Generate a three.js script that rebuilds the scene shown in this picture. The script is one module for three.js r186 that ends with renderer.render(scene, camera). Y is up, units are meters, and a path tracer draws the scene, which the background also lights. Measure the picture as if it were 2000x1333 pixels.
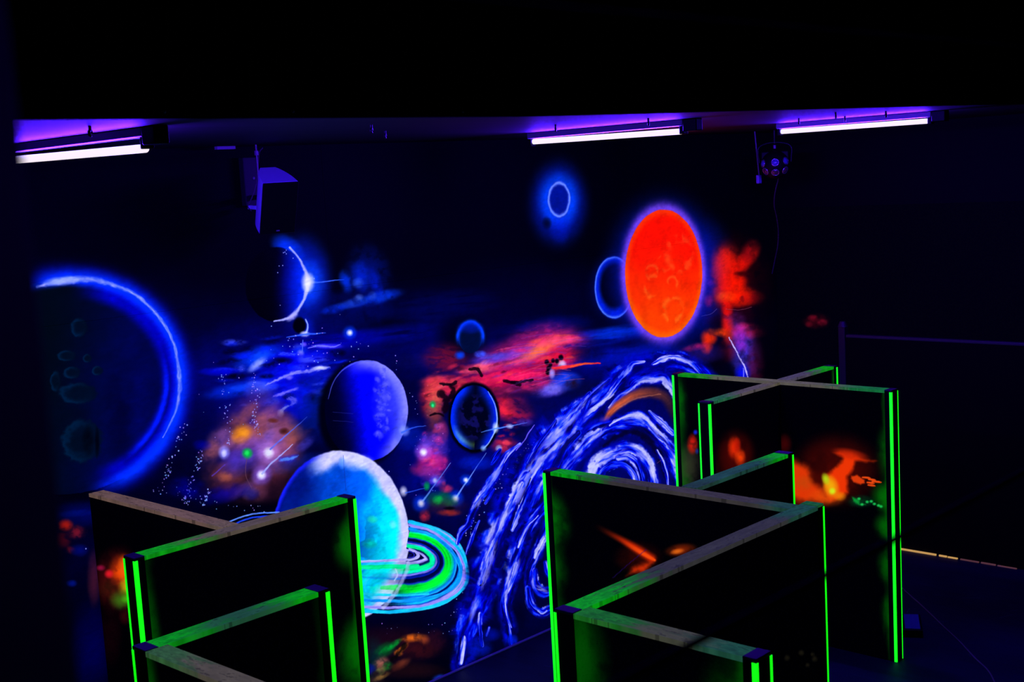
import * as THREE from 'three';
import { mergeGeometries } from 'three/addons/utils/BufferGeometryUtils.js';
import { RoundedBoxGeometry } from 'three/addons/geometries/RoundedBoxGeometry.js';
import { RectAreaLightUniformsLib } from 'three/addons/lights/RectAreaLightUniformsLib.js';

// ---------------------------------------------------------------- camera
// Room frame: the mural wall is the plane z = 0 (room at z > 0), the wall on the right is near x = 0 (room at x < 0), y is up.
RectAreaLightUniformsLib.init();
const scene = new THREE.Scene();
scene.background = new THREE.Color(0x000000);           // a closed, windowless room: no sky
const renderer = new THREE.WebGLRenderer({ antialias: true });
renderer.toneMapping = THREE.LinearToneMapping;
renderer.toneMappingExposure = 1.0;
renderer.shadowMap.enabled = true;

const F = 2487.86, CX = 1000, CY = 666.5;               // focal length and centre in pixels of the 2000 x 1333 photograph
const EYE = new THREE.Vector3(-10.75, 3.64, 6.728);
const AZ = 0.762204, PITCH = 0.127266, ROLL = -0.057678;
const camera = new THREE.PerspectiveCamera(2 * Math.atan(CY / F) * 180 / Math.PI, 2000 / 1333, 0.05, 60);
const toRoom = (v) => new THREE.Vector3(v.x * Math.sin(AZ) - v.z * Math.cos(AZ), v.y, v.x * Math.cos(AZ) + v.z * Math.sin(AZ));
const fwd0 = new THREE.Vector3(0, -Math.sin(PITCH), -Math.cos(PITCH));
const up0 = new THREE.Vector3(1, 0, 0).cross(fwd0);
const CR = toRoom(new THREE.Vector3(Math.cos(ROLL), 0, 0).addScaledVector(up0, Math.sin(ROLL)));
const CU = toRoom(new THREE.Vector3(-Math.sin(ROLL), 0, 0).addScaledVector(up0, Math.cos(ROLL)));
const CF = toRoom(fwd0);
camera.position.copy(EYE);
camera.quaternion.setFromRotationMatrix(new THREE.Matrix4().makeBasis(CR, CU, CF.clone().negate()));
camera.focus = 7.6;
camera.userData.fStop = 5.6;
scene.add(camera);

// pixel of the photograph -> point on a plane of the room
const ray = (x, y) => CF.clone().multiplyScalar(F).addScaledVector(CR, x - CX).addScaledVector(CU, -(y - CY));
const onAxis = (x, y, axis, value) => { const d = ray(x, y), t = (value - EYE[axis]) / d[axis]; return d.multiplyScalar(t).add(EYE); };
const onY = (x, y, h) => onAxis(x, y, 'y', h), onX = (x, y, v) => onAxis(x, y, 'x', v), onZ = (x, y, v) => onAxis(x, y, 'z', v);

// ---------------------------------------------------------------- lights: three black-light tubes (their fittings are built below with the same numbers)
const UV = new THREE.Color().setRGB(0.062, 0.006, 1.0);
const TUBE_GLOW = new THREE.Color().setRGB(1.0, 0.88, 1.0);
const TUBE_RADIANCE = 430;
const TUBES = [                                          // x of the tube, then the heights and depths of its two ends
  { x: -7.95, a: [3.857, 0.86], b: [3.844, 2.06] },
  { x: -4.40, a: [3.870, 0.97], b: [3.858, 2.17] },
  { x: -2.30, a: [3.868, 1.58], b: [3.864, 2.74] },
];
const CEIL = 3.93;

// ---------------------------------------------------------------- helpers
let seed = 7;
const rnd = () => { seed = (Math.imul(seed, 1664525) + 1013904223) >>> 0; return seed / 4294967296; };
const clamp = (v, a = 0, b = 1) => (v < a ? a : v > b ? b : v);
const sst = (a, b, v) => { const t = clamp((v - a) / (b - a)); return t * t * (3 - 2 * t); };
const mix = (a, b, t) => a + (b - a) * t;
const HT = new Float32Array(65536); for (let i = 0; i < 65536; i++) HT[i] = rnd();
function vnoise(x, y) {
  const xi = Math.floor(x), yi = Math.floor(y), fx = x - xi, fy = y - yi, u = fx * fx * (3 - 2 * fx), v = fy * fy * (3 - 2 * fy);
  const a = (xi & 255) | ((yi & 255) << 8), b = ((xi + 1) & 255) | ((yi & 255) << 8), c = (xi & 255) | (((yi + 1) & 255) << 8), d = ((xi + 1) & 255) | (((yi + 1) & 255) << 8);
  return (HT[a] * (1 - u) + HT[b] * u) * (1 - v) + (HT[c] * (1 - u) + HT[d] * u) * v;
}
const fbm = (x, y, o = 4) => { let s = 0, a = 0.5, n = 0; for (let i = 0; i < o; i++) { s += a * vnoise(x, y); n += a; a *= 0.5; x = x * 2.03 + 17.1; y = y * 2.03 + 5.7; } return s / n; };

const taken = new Map();
function numbered(name) { const n = taken.get(name) ?? 0; taken.set(name, n + 1); return n ? name + '_' + String(n).padStart(3, '0') : name; }
function shade(o) { o.traverse((m) => { if (m.isMesh) { m.castShadow = true; m.receiveShadow = true; } }); return o; }
function thing(name, label, category, pos = [0, 0, 0], turn = 0, group) {
  const o = new THREE.Group(); o.name = numbered(name); o.position.set(...pos); o.rotation.y = turn;
  o.userData = { label, category }; if (group) o.userData.group = group;
  scene.add(o); return o;
}
function structure(name, pos = [0, 0, 0]) { const o = new THREE.Group(); o.name = name; o.position.set(...pos); o.userData = { kind: 'structure' }; scene.add(o); return o; }
function part(name, geo, mat, parent, pos = [0, 0, 0], rot) {
  const m = new THREE.Mesh(geo, mat); m.name = name; m.position.set(...pos); if (rot) m.rotation.set(...rot);
  m.castShadow = true; m.receiveShadow = true; parent.add(m); return m;
}
const BX = (w, h, d) => new THREE.BoxGeometry(w, h, d);
const RB = (w, h, d, r = 0.004) => new RoundedBoxGeometry(w, h, d, 2, r);
const CYL = (r, h, n = 16, r2 = r) => new THREE.CylinderGeometry(r2, r, h, n);
const tube = (pts, r, n = 40, k = 8) => new THREE.TubeGeometry(new THREE.CatmullRomCurve3(pts.map((p) => (p.isVector3 ? p : new THREE.Vector3(...p)))), n, r, k);
const matt = (c, rough = 0.9, spec = 0.12) => new THREE.MeshPhysicalMaterial({ color: c, roughness: rough, specularIntensity: spec });
const std = (c, rough = 0.6, more = {}) => new THREE.MeshStandardMaterial({ color: c, roughness: rough, ...more });

// ---------------------------------------------------------------- a small paint program: airbrush clouds, discs and brush ribbons laid on a surface measured in metres
// Positions of the artwork were read off the photograph; `place` turns each into metres on the painted surface, and all brush shapes are rasterised there.
class Paint {
  constructor(u0, u1, v0, v1, res, place, base) {
    this.u0 = u0; this.v0 = v0; this.res = res; this.W = Math.round((u1 - u0) / res); this.H = Math.round((v1 - v0) / res); this.place = place;
    const n = this.W * this.H; this.R = new Float32Array(n); this.G = new Float32Array(n); this.B = new Float32Array(n);
    this.R.fill(base[0] / 255); this.G.fill(base[1] / 255); this.B.fill(base[2] / 255);
  }
  put(i, r, g, b, a, mode) {
    if (a <= 0) return; if (a > 1) a = 1;
    const R = this.R, G = this.G, B = this.B;
    if (mode === 'add') { R[i] += r * a; G[i] += g * a; B[i] += b * a; }
    else if (mode === 'scr') { R[i] = 1 - (1 - Math.min(R[i], 1)) * (1 - r * a); G[i] = 1 - (1 - Math.min(G[i], 1)) * (1 - g * a); B[i] = 1 - (1 - Math.min(B[i], 1)) * (1 - b * a); }
    else { R[i] += (r - R[i]) * a; G[i] += (g - G[i]) * a; B[i] += (b - B[i]) * a; }
  }
  // an elliptical patch: fn(s, t, r, lx, ly) fills O = [r, g, b, a]; s, t run over the unit disc (t downwards), lx, ly are brush units
  patch(x, y, rx, ry, fn, { rot = 0, skew = 0, ext = 1, mode = 'over' } = {}) {
    const c = Math.cos(rot * Math.PI / 180), s = Math.sin(rot * Math.PI / 180);
    const P0 = this.place(x, y), A = this.place(x + rx * c, y + rx * s), B = this.place(x - ry * s + skew * ry, y + ry * c);
    const ax = A[0] - P0[0], ay = A[1] - P0[1], bx = B[0] - P0[0], by = B[1] - P0[1], det = ax * by - ay * bx;
    const hu = Math.hypot(ax, bx) * ext, hv = Math.hypot(ay, by) * ext;
    const i0 = Math.max(0, Math.floor((P0[0] - hu - this.u0) / this.res)), i1 = Math.min(this.W - 1, Math.ceil((P0[0] + hu - this.u0) / this.res));
    const j0 = Math.max(0, Math.floor((P0[1] - hv - this.v0) / this.res)), j1 = Math.min(this.H - 1, Math.ceil((P0[1] + hv - this.v0) / this.res));
    const O = [0, 0, 0, 0];
    for (let j = j0; j <= j1; j++) for (let i = i0; i <= i1; i++) {
      const du = this.u0 + (i + 0.5) * this.res - P0[0], dv = this.v0 + (j + 0.5) * this.res - P0[1];
      const S = (du * by - dv * bx) / det, T = (dv * ax - du * ay) / det, r = Math.sqrt(S * S + T * T);
      if (r > ext) continue;
      O[3] = 0; fn(S, T, r, S * rx, T * ry, O);
      this.put(j * this.W + i, O[0] / 255, O[1] / 255, O[2] / 255, O[3], mode);
    }
  }
  // soft airbrushed cloud; n = how much noise breaks it up, f = size of the flecks in brush units
  cloud(x, y, rx, ry, col, { a = 1, rot = 0, n = 0, f = 30, fy = f, lo = 0.3, hi = 0.62, hard = 0, mode = 'over' } = {}) {
    const o = rnd() * 200;
    this.patch(x, y, rx, ry, (S, T, r, lx, ly, O) => {
      let k = hard ? 1 - sst(1 - hard, 1, 1.0 - (1 - r)) : Math.exp(-2.1 * Math.pow(r, 2.3)) * (1 - sst(0.6, 1, r));
      if (n) { const q = fbm(lx / f + o, ly / fy + o * 1.7, 4); k *= mix(1, sst(lo, hi, q + (1 - r) * 0.12), n); }
      O[0] = col[0]; O[1] = col[1]; O[2] = col[2]; O[3] = k * a;
    }, { rot, mode, ext: 1 });
  }
  star(x, y, r, col = [200, 210, 255], halo = [0, 60, 255]) {
    if (halo) this.cloud(x, y, r * 4.5, r * 4.5, halo, { a: 0.75, mode: 'scr' });
    this.cloud(x, y, r * 2, r * 2.2, col, { a: 1 }); this.cloud(x, y, r * 1.1, r * 1.2, [235, 238, 255], { a: 1 });
  }
  dot(x, y, r, col = [150, 160, 255]) { this.cloud(x, y, r, r, col, { a: 1, hard: 0.6 }); }
  // a brush ribbon along a curve: points [x, y, half width]; fn(across -1..1, along, O) or a plain colour
  ribbon(points, fn, { mode = 'over', a = 1, rough = 0, f = 12, soft = 0.5, step = 5, butt = false } = {}) {
    const cur = new THREE.CatmullRomCurve3(points.map((p) => new THREE.Vector3(p[0], p[1], p[2])), false, 'centripetal');
    const N = Math.max(2, Math.ceil(cur.getLength() / step)), pts = cur.getPoints(N), seg = [];
    let al = 0, i0 = 1e9, i1 = -1e9, j0 = 1e9, j1 = -1e9;
    for (let k = 0; k < N; k++) {
      const p = pts[k], q = pts[k + 1], mx = (p.x + q.x) / 2, my = (p.y + q.y) / 2, M = this.place(mx, my), X = this.place(mx + 1, my), Y = this.place(mx, my + 1);
      const a1 = X[0] - M[0], a2 = X[1] - M[1], b1 = Y[0] - M[0], b2 = Y[1] - M[1], det = a1 * b2 - a2 * b1, w = Math.max(p.z, q.z) * (1 + rough), len = Math.hypot(q.x - p.x, q.y - p.y);
      const hu = (w + len) * (Math.abs(a1) + Math.abs(b1)), hv = (w + len) * (Math.abs(a2) + Math.abs(b2));
      const s = { p, q, mx, my, M, a1, a2, b1, b2, det, len, al, I0: Math.floor((M[0] - hu - this.u0) / this.res), I1: Math.ceil((M[0] + hu - this.u0) / this.res), J0: Math.floor((M[1] - hv - this.v0) / this.res), J1: Math.ceil((M[1] + hv - this.v0) / this.res) };
      al += len; seg.push(s); i0 = Math.min(i0, s.I0); i1 = Math.max(i1, s.I1); j0 = Math.min(j0, s.J0); j1 = Math.max(j1, s.J1);
    }
    i0 = Math.max(i0, 0); j0 = Math.max(j0, 0); i1 = Math.min(i1, this.W - 1); j1 = Math.min(j1, this.H - 1);
    if (i1 < i0 || j1 < j0) return;
    const w = i1 - i0 + 1, n = w * (j1 - j0 + 1), best = new Float32Array(n).fill(99), acr = new Float32Array(n), alo = new Float32Array(n), off = rnd() * 300;
    for (const s of seg) {
      const dx = s.q.x - s.p.x, dy = s.q.y - s.p.y, L2 = dx * dx + dy * dy || 1e-9;
      for (let j = Math.max(s.J0, j0); j <= Math.min(s.J1, j1); j++) for (let i = Math.max(s.I0, i0); i <= Math.min(s.I1, i1); i++) {
        const du = this.u0 + (i + 0.5) * this.res - s.M[0], dv = this.v0 + (j + 0.5) * this.res - s.M[1];
        const px = s.mx + (du * s.b2 - dv * s.b1) / s.det, py = s.my + (dv * s.a1 - du * s.a2) / s.det;
        if (butt && (px - pts[0].x) * (pts[1].x - pts[0].x) + (py - pts[0].y) * (pts[1].y - pts[0].y) < 0 && Math.hypot(px - pts[0].x, py - pts[0].y) < pts[0].z * 1.15) continue; const t = clamp(((px - s.p.x) * dx + (py - s.p.y) * dy) / L2), ex = px - s.p.x - dx * t, ey = py - s.p.y - dy * t, hw = mix(s.p.z, s.q.z, t) + 1e-4;
        const d = Math.hypot(ex, ey) / hw, id = (j - j0) * w + i - i0;
        if (d < best[id]) { best[id] = d; acr[id] = (ex * dy - ey * dx > 0 ? 1 : -1) * d; alo[id] = s.al + s.len * t; }
      }
    }
    const O = [0, 0, 0, 0], plain = Array.isArray(fn);
    for (let j = j0; j <= j1; j++) for (let i = i0; i <= i1; i++) {
      const id = (j - j0) * w + i - i0; let d = best[id];
      if (d > 1 + rough) continue;
      if (rough) d += rough * 2 * (fbm(alo[id] / f + off, acr[id] * 1.2 + off * 2, 3) - 0.5);
      const k = 1 - sst(1 - soft, 1, d); if (k <= 0) continue;
      if (plain) { O[0] = fn[0]; O[1] = fn[1]; O[2] = fn[2]; O[3] = 1; } else { O[3] = 1; fn(acr[id], alo[id], O, al); }
      this.put(j * this.W + i, O[0] / 255, O[1] / 255, O[2] / 255, O[3] * k * a, mode);
    }
  }
  // the unsteady hand: shift every stroke by a few millimetres of noise and leave brush marks in it
  hand(amp, mark) {
    const { W, H, res } = this, S = [this.R, this.G, this.B], D = S.map((s) => new Float32Array(s.length));
    for (let j = 0; j < H; j++) for (let i = 0; i < W; i++) {
      const u = i * res, v = j * res, x = clamp(i + (fbm(u * 16, v * 16, 2) - 0.5) * 2.2 * amp / res + (vnoise(u * 60, v * 60) - 0.5) * 0.5 * amp / res, 0, W - 1.01), y = clamp(j + (fbm(u * 16 + 50, v * 16 + 9, 2) - 0.5) * 2.2 * amp / res + (vnoise(u * 60 + 31, v * 60) - 0.5) * 0.5 * amp / res, 0, H - 1.01);
      const xi = x | 0, yi = y | 0, fx = x - xi, fy = y - yi, k = yi * W + xi, m = 1 + mark * ((fbm(u * 30 + v * 8, v * 70 - u * 10, 2) - 0.5) * 1.3 + (fbm(u * 12, v * 12 + 7, 3) - 0.5) * 1.6), o = j * W + i;
      for (let c = 0; c < 3; c++) { const s = S[c]; D[c][o] = ((s[k] * (1 - fx) + s[k + 1] * fx) * (1 - fy) + (s[k + W] * (1 - fx) + s[k + W + 1] * fx) * fy) * m; }
    }
    [this.R, this.G, this.B] = D;
  }
  line(pts, hw, col, o = {}) { this.ribbon(pts.map((p) => [p[0], p[1], p[2] ?? hw]), col, { soft: 0.8, ...o }); }
  texture(i0 = 0, i1 = this.W) {
    const w = i1 - i0, h = this.H, d = new Uint8Array(w * h * 4);
    for (let j = 0; j < h; j++) for (let i = 0; i < w; i++) {
      const k = j * this.W + i0 + i, o = (j * w + i) * 4, g = (HT[(k * 31 + j * 7) & 65535] - 0.5) * 2.5;
      d[o] = clamp(this.R[k] * 255 + g, 0, 255); d[o + 1] = clamp(this.G[k] * 255 + g, 0, 255); d[o + 2] = clamp(this.B[k] * 255 + g, 0, 255); d[o + 3] = 255;
    }
    const t = new THREE.DataTexture(d, w, h, THREE.RGBAFormat); t.colorSpace = THREE.SRGBColorSpace; t.magFilter = THREE.LinearFilter; t.minFilter = THREE.LinearMipmapLinearFilter; t.generateMipmaps = true; t.needsUpdate = true;
    return t;
  }
}
const ramp = (stops) => (v, O) => {
  let k = 1; while (k < stops.length - 1 && v > stops[k][0]) k++;
  const [a, ca] = stops[k - 1], [b, cb] = stops[k], t = clamp((v - a) / (b - a));
  O[0] = mix(ca[0], cb[0], t); O[1] = mix(ca[1], cb[1], t); O[2] = mix(ca[2], cb[2], t);
};
// paint that fluoresces under the tubes gives off its own colour: the same picture is its colour and its glow; bare wood edges borrow it as added glow
const glowing = (map, glow = 0.9, rough = 0.75) => new THREE.MeshPhysicalMaterial({ map, color: new THREE.Color().setRGB(0.3, 0.3, 0.3), specularIntensity: 0.12, roughness: rough, emissive: 0xffffff, emissiveMap: map, emissiveIntensity: glow });

// ---------------------------------------------------------------- the space mural
const MU0 = -8.7, MU1 = 0.12;
const onMural = (x, y) => { const p = onZ(x, y, 0); return [p.x, p.y]; };
const mural = new Paint(MU0, MU1, 0, CEIL, 0.0025, onMural, [0, 0, 7]);
{
  const M = mural;
  const sky = ramp([[0, [0, 0, 40]], [0.3, [0, 0, 110]], [0.48, [0, 4, 215]], [0.6, [10, 50, 255]], [0.7, [70, 90, 255]], [0.8, [130, 135, 250]], [0.92, [165, 168, 255]], [1, [190, 193, 255]]]);
  // ---- deep blue ground washes
  for (const [x, y, rx, ry, b, a] of [[700, 640, 520, 120, 60, 0.6], [560, 720, 240, 130, 190, 0.55], [500, 800, 220, 150, 150, 0.5], [860, 700, 260, 120, 120, 0.6], [1120, 690, 240, 90, 150, 0.55], [850, 900, 190, 160, 170, 0.55],
    [1000, 900, 260, 260, 130, 0.6], [980, 1120, 200, 240, 70, 0.9], [1230, 880, 260, 260, 130, 0.8], [1230, 1080, 260, 240, 90, 0.8], [800, 1090, 230, 220, 60, 0.6], [640, 800, 200, 180, 80, 0.6], [360, 900, 160, 150, 70, 0.5], [1380, 640, 160, 160, 60, 0.6],
    [560, 1150, 300, 200, 40, 0.6], [250, 1100, 300, 160, 50, 0.7], [700, 1290, 330, 90, 20, 0.8], [1080, 600, 300, 120, 40, 0.7], [300, 640, 120, 160, 30, 0.5], [1120, 1150, 200, 200, 40, 0.6]])
    M.cloud(x, y, rx, ry, [0, b * 0.03, b], { a, n: 0.35, f: 90 });
  M.cloud(760, 640, 90, 50, [0, 0, 4], { a: 0.7, n: 0.5, f: 30 });
  // streaky blue bands across the middle
  for (const [x, y, rx, ry, col, a] of [[640, 668, 170, 24, [0, 0, 200], 0.7], [760, 655, 130, 26, [0, 5, 130], 0.7], [1130, 665, 170, 24, [0, 25, 210], 0.75], [1200, 650, 110, 18, [0, 60, 245], 0.6], [1060, 640, 120, 30, [0, 10, 130], 0.6], [1180, 700, 110, 28, [0, 15, 180], 0.7],
    [930, 690, 200, 30, [10, 10, 90], 0.6], [700, 700, 120, 18, [0, 0, 60], 0.7], [1260, 690, 90, 26, [0, 20, 190], 0.6], [860, 600, 150, 46, [0, 5, 80], 0.6]])
    M.cloud(x, y, rx, ry, col, { a, n: 0.75, f: 70, fy: 9, rot: -7 });

  // ---- the great planet at the end of the wall
  M.patch(143, 755, 211, 211, (S, T, r, x, y, O) => {
    const ang = Math.atan2(T, S) * 180 / Math.PI;                       // 0 = right, -90 = top
    const arc = sst(-128, -100, ang) * (1 - sst(58, 82, ang)), up = sst(-125, -70, ang) * (1 - sst(10, 45, ang));
    if (r > 1) { const k = Math.exp(-(r - 1) * (r - 1) * 95) * arc; O[0] = 0; O[1] = 50 * k; O[2] = 255; O[3] = k * 0.95; return; }
    const wob = 0.012 * (fbm(x / 40, y / 40, 2) - 0.5), rr = r + wob, right = sst(-0.35, 0.7, S + 0.1 * T);
    O[0] = 0; O[1] = mix(7, 4, right); O[2] = mix(14, 70, right); O[3] = 1;
    const dk = fbm(x / 55 + 3, y / 55 + 9, 3); O[2] *= 0.75 + 0.5 * dk;
    const band = sst(0.76, 0.88, rr) * sst(-0.1, 0.35, S) * arc; O[2] = mix(O[2], 190, band * 0.9); O[1] = mix(O[1], 2, band);
    const blade = Math.exp(-Math.pow((rr - 0.885) / 0.018, 2)) * sst(-0.6, 0.1, T) * (1 - sst(0.55, 0.8, T)) * sst(0.3, 0.6, S); O[2] = mix(O[2], 90, blade * 0.8);
    const inner = Math.exp(-Math.pow((rr - 0.85) / 0.028, 2)) * sst(-0.35, 0.1, T) * (1 - sst(0.5, 0.72, T)) * sst(0.3, 0.6, S); O[1] = mix(O[1], 25, inner); O[2] = mix(O[2], 250, inner * 0.9);
    const glow = sst(0.9, 0.985, rr) * arc; O[1] = mix(O[1], 45, glow); O[2] = mix(O[2], 255, glow);
  }, { skew: -0.05, ext: 1.3 });
  M.ribbon([[72, 561, 4], [105, 552, 8], [145, 546, 9], [190, 549, 8], [228, 559, 6], [266, 578, 5], [301, 609, 4.5], [322, 637, 4.5], [338, 669, 4.5], [347, 708, 4.5], [351, 745, 6], [347, 789, 4.5], [338, 817, 2.5], [318, 855, 1.5]], (c, al, O) => {
    const q = fbm(al / 14, c * 2 + 4, 3); O[0] = mix(90, 190, q); O[1] = mix(120, 190, q); O[2] = 255; O[3] = 0.55 + 0.45 * q;
  }, { soft: 0.9, rough: 0.35, f: 9 });
  M.cloud(120, 549, 46, 12, [170, 190, 255], { a: 0.8, rot: -6 });
  for (const [x, y, rx, ry] of [[155, 640, 17, 20], [130, 695, 20, 11], [170, 700, 9, 9], [140, 728, 18, 13], [152, 768, 38, 22], [108, 745, 11, 22], [160, 862, 44, 44], [190, 725, 12, 10]]) {
    M.patch(x, y, rx, ry, (S, T, r, lx, ly, O) => { const e = r + 0.3 * (fbm(lx / 8 + x, ly / 8 + y, 3) - 0.5), k = 1 - sst(0.8, 1.05, e), rim = Math.exp(-Math.pow((e - 0.8) / 0.22, 2)) * sst(0.9, -0.5, S); O[0] = 0; O[1] = 12 + 22 * rim; O[2] = 26 + 38 * rim; O[3] = k * 0.75; }, { ext: 1.2 });
  }
  M.cloud(172, 860, 16, 40, [0, 2, 6], { a: 0.8, n: 0.4, f: 12 }); M.cloud(190, 865, 6, 40, [0, 0, 4], { a: 0.8 });
  M.cloud(235, 800, 40, 130, [0, 0, 20], { a: 0.5, n: 0.6, f: 30 });
  // beneath it
  M.cloud(150, 1003, 42, 9, [0, 40, 190], { a: 0.7, n: 0.5, f: 20, rot: -4 }); M.cloud(160, 1005, 70, 34, [0, 5, 90], { a: 0.8 });
  for (const [x, y, rx, ry, c, a] of [[128, 1026, 20, 16, [170, 25, 15], 0.95], [150, 1040, 24, 18, [130, 20, 40], 0.8], [122, 1055, 22, 26, [80, 8, 22], 0.8], [138, 1075, 12, 10, [130, 16, 20], 0.7]]) M.cloud(x, y, rx, ry, c, { a, n: 0.7, f: 12 });
  M.cloud(155, 1075, 24, 16, [0, 10, 120], { a: 0.7 }); M.cloud(140, 1140, 14, 9, [0, 20, 140], { a: 0.8 }); M.dot(168, 1073, 2);
  M.cloud(180, 1270, 60, 120, [0, 0, 70], { a: 0.9 }); M.cloud(184, 1130, 18, 70, [110, 30, 50], { a: 0.5 });

  // ---- crescent planet with its flare, and the little moon below
  M.cloud(592, 548, 72, 116, [0, 35, 255], { a: 0.72 }); M.cloud(562, 486, 46, 30, [0, 55, 255], { a: 0.85, rot: 35 }); M.cloud(600, 552, 44, 60, [10, 80, 255], { a: 0.8 });
  M.patch(541, 556, 60, 73, (S, T, r, x, y, O) => {
    const k = 1 - sst(0.97, 1.02, r), lit = sst(-0.25, 0.95, S - 0.1 * Math.abs(T)); O[0] = 0; O[1] = mix(0, 45, lit * lit); O[2] = mix(2 + 22 * sst(-0.6, 0.2, S) * fbm(x / 22, y / 22, 3), 250, lit); O[3] = k * (0.4 + 0.6 * sst(1.05, 0.2, S * 0.7 - T * 0.6 - 0.25));
  });
  M.cloud(510, 560, 34, 70, [0, 0, 2], { a: 0.85 });
  M.ribbon([[566, 484, 3], [578, 498, 3.4], [589, 514, 4], [597, 532, 5.5], [600, 552, 8], [597, 575, 5], [587, 597, 4.4], [574, 614, 6], [556, 624, 4], [535, 628, 2]], [170, 175, 255], { soft: 0.85, rough: 0.3, f: 8 });
  M.cloud(570, 620, 17, 9, [185, 180, 250], { a: 0.8, n: 0.4, f: 8, rot: -30 });
  M.line([[600, 552, 5], [622, 552, 2.2], [645, 549, 1.8], [672, 546, 1]], 2, [60, 110, 255], { a: 0.9 }); M.cloud(601, 552, 17, 26, [235, 235, 255], { a: 1 });
  for (const [x, y] of [[556, 493], [559, 489], [553, 494], [559, 496], [572, 505], [545, 520], [552, 519], [542, 533], [547, 597], [613, 545]]) M.dot(x, y, 1.4);
  for (const [x, y, rx, ry, c, a] of [[676, 550, 16, 26, [0, 60, 255], 0.75], [705, 540, 22, 34, [0, 50, 250], 0.75], [700, 553, 14, 12, [60, 120, 255], 0.8], [735, 560, 14, 40, [0, 35, 235], 0.7], [735, 583, 60, 14, [0, 60, 255], 0.8], [690, 592, 40, 10, [40, 110, 255], 0.8], [655, 603, 32, 10, [0, 50, 240], 0.85], [745, 580, 26, 12, [10, 80, 255], 0.7], [700, 581, 12, 7, [110, 160, 255], 0.7], [727, 578, 10, 9, [90, 150, 255], 0.7], [720, 530, 50, 60, [0, 20, 150], 0.55], [700, 600, 90, 50, [0, 10, 110], 0.5]])
    M.cloud(x, y, rx * 1.15, ry * 1.2, c, { a, n: 0.5, f: 13, rot: -14 });
  M.cloud(660, 563, 18, 16, [0, 0, 10], { a: 0.8 });
  M.cloud(596, 640, 26, 30, [0, 30, 230], { a: 0.5 }); M.cloud(585, 636, 15, 19, [0, 0, 3], { a: 1, hard: 0.35 });
  M.line([[597, 624, 2.2], [601, 634, 2.4], [600, 645, 3], [597, 652, 3]], 2.5, [150, 175, 255]); M.cloud(595, 653, 12, 8, [210, 215, 255], { a: 1 }); M.line([[560, 660, 1.2], [595, 654, 3], [636, 650, 1]], 2, [50, 100, 255], { a: 0.9 });
  M.cloud(594, 673, 8, 6, [110, 80, 255], { a: 0.9 }); M.line([[590, 690, 1.2], [592, 665, 1.2]], 1.2, [90, 110, 255]); M.star(587, 692, 5); M.star(683, 650, 4);
  M.cloud(640, 677, 40, 7, [60, 50, 255], { a: 0.9, n: 0.5, f: 18 }); M.line([[602, 680, 1.5], [625, 676, 3], [650, 678, 2], [665, 674, 1]], 2, [110, 110, 255], { rough: 0.3 });

  // ---- blue swirl clouds and the warm nebula
  for (const [x, y, rx, ry, rot, c, a] of [[505, 700, 54, 24, -20, [0, 60, 255], 0.85], [503, 712, 24, 9, -38, [150, 165, 255], 0.95], [430, 726, 44, 9, 0, [0, 5, 210], 0.9], [560, 720, 60, 40, -10, [0, 0, 225], 0.7], [470, 760, 70, 16, -10, [0, 50, 240], 0.75], [600, 700, 70, 16, -6, [0, 0, 215], 0.8], [510, 760, 34, 24, 0, [60, 80, 240], 0.7], [570, 765, 50, 60, 0, [0, 0, 235], 0.6], [630, 745, 60, 30, -14, [0, 10, 200], 0.6], [585, 790, 30, 40, 0, [0, 0, 230], 0.6]])
    { M.cloud(x, y, rx * 1.25, ry * 1.25, c, { a, rot, n: 0.4, f: 20 }); M.cloud(x + 8, y - 4, rx * 0.7, ry * 0.6, [Math.min(255, c[0] + 20), c[1] + 35, 255], { a: a * 0.6, rot, n: 0.9, f: 11, fy: 6 }); }
  for (let k = 0; k < 46; k++) { const x = 430 + rnd() * 250, y = 655 + rnd() * 150; M.cloud(x, y, 14 + rnd() * 26, 4 + rnd() * 8, rnd() < 0.3 ? [70, 90, 255] : rnd() < 0.3 ? [0, 0, 20] : [0, 30, 250], { a: 0.35 + rnd() * 0.35, rot: -12 + rnd() * 14, n: 0.8, f: 9, fy: 5 }); }
  for (const [x, y, rx, ry] of [[550, 705, 30, 10], [520, 735, 20, 7], [610, 780, 24, 16], [660, 690, 22, 10], [460, 735, 26, 8], [565, 775, 18, 10]]) M.cloud(x, y, rx, ry, [0, 0, 12], { a: 0.85, n: 0.6, f: 12 });
  const wisp = (pts, w, c = [140, 140, 255]) => { const P = pts.map((p) => [p[0], p[1], p[2] ?? w]); M.ribbon(P.map((p) => [p[0], p[1], p[2] * 3.2]), [20, 40, 255], { soft: 0.95, rough: 0.3, f: 12, a: 0.5 }); for (const [dx, dy, k, a] of [[0, 0, 1.1, 0.7], [3, -2, 0.7, 0.6], [-4, 2, 0.6, 0.5]]) M.ribbon(P.map((p) => [p[0] + dx, p[1] + dy, p[2] * k]), c, { soft: 0.9, rough: 0.8, f: 5, a }); };
  wisp([[522, 751, 2], [540, 743, 3.5], [556, 736, 4], [568, 731, 5], [580, 728, 3.5], [605, 725, 4], [628, 720, 5], [642, 719, 1.5]], 3); M.cloud(565, 737, 10, 7, [120, 110, 255], { a: 0.9 }); M.cloud(625, 719, 22, 5, [225, 230, 255], { a: 0.9, rot: -4 });
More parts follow.
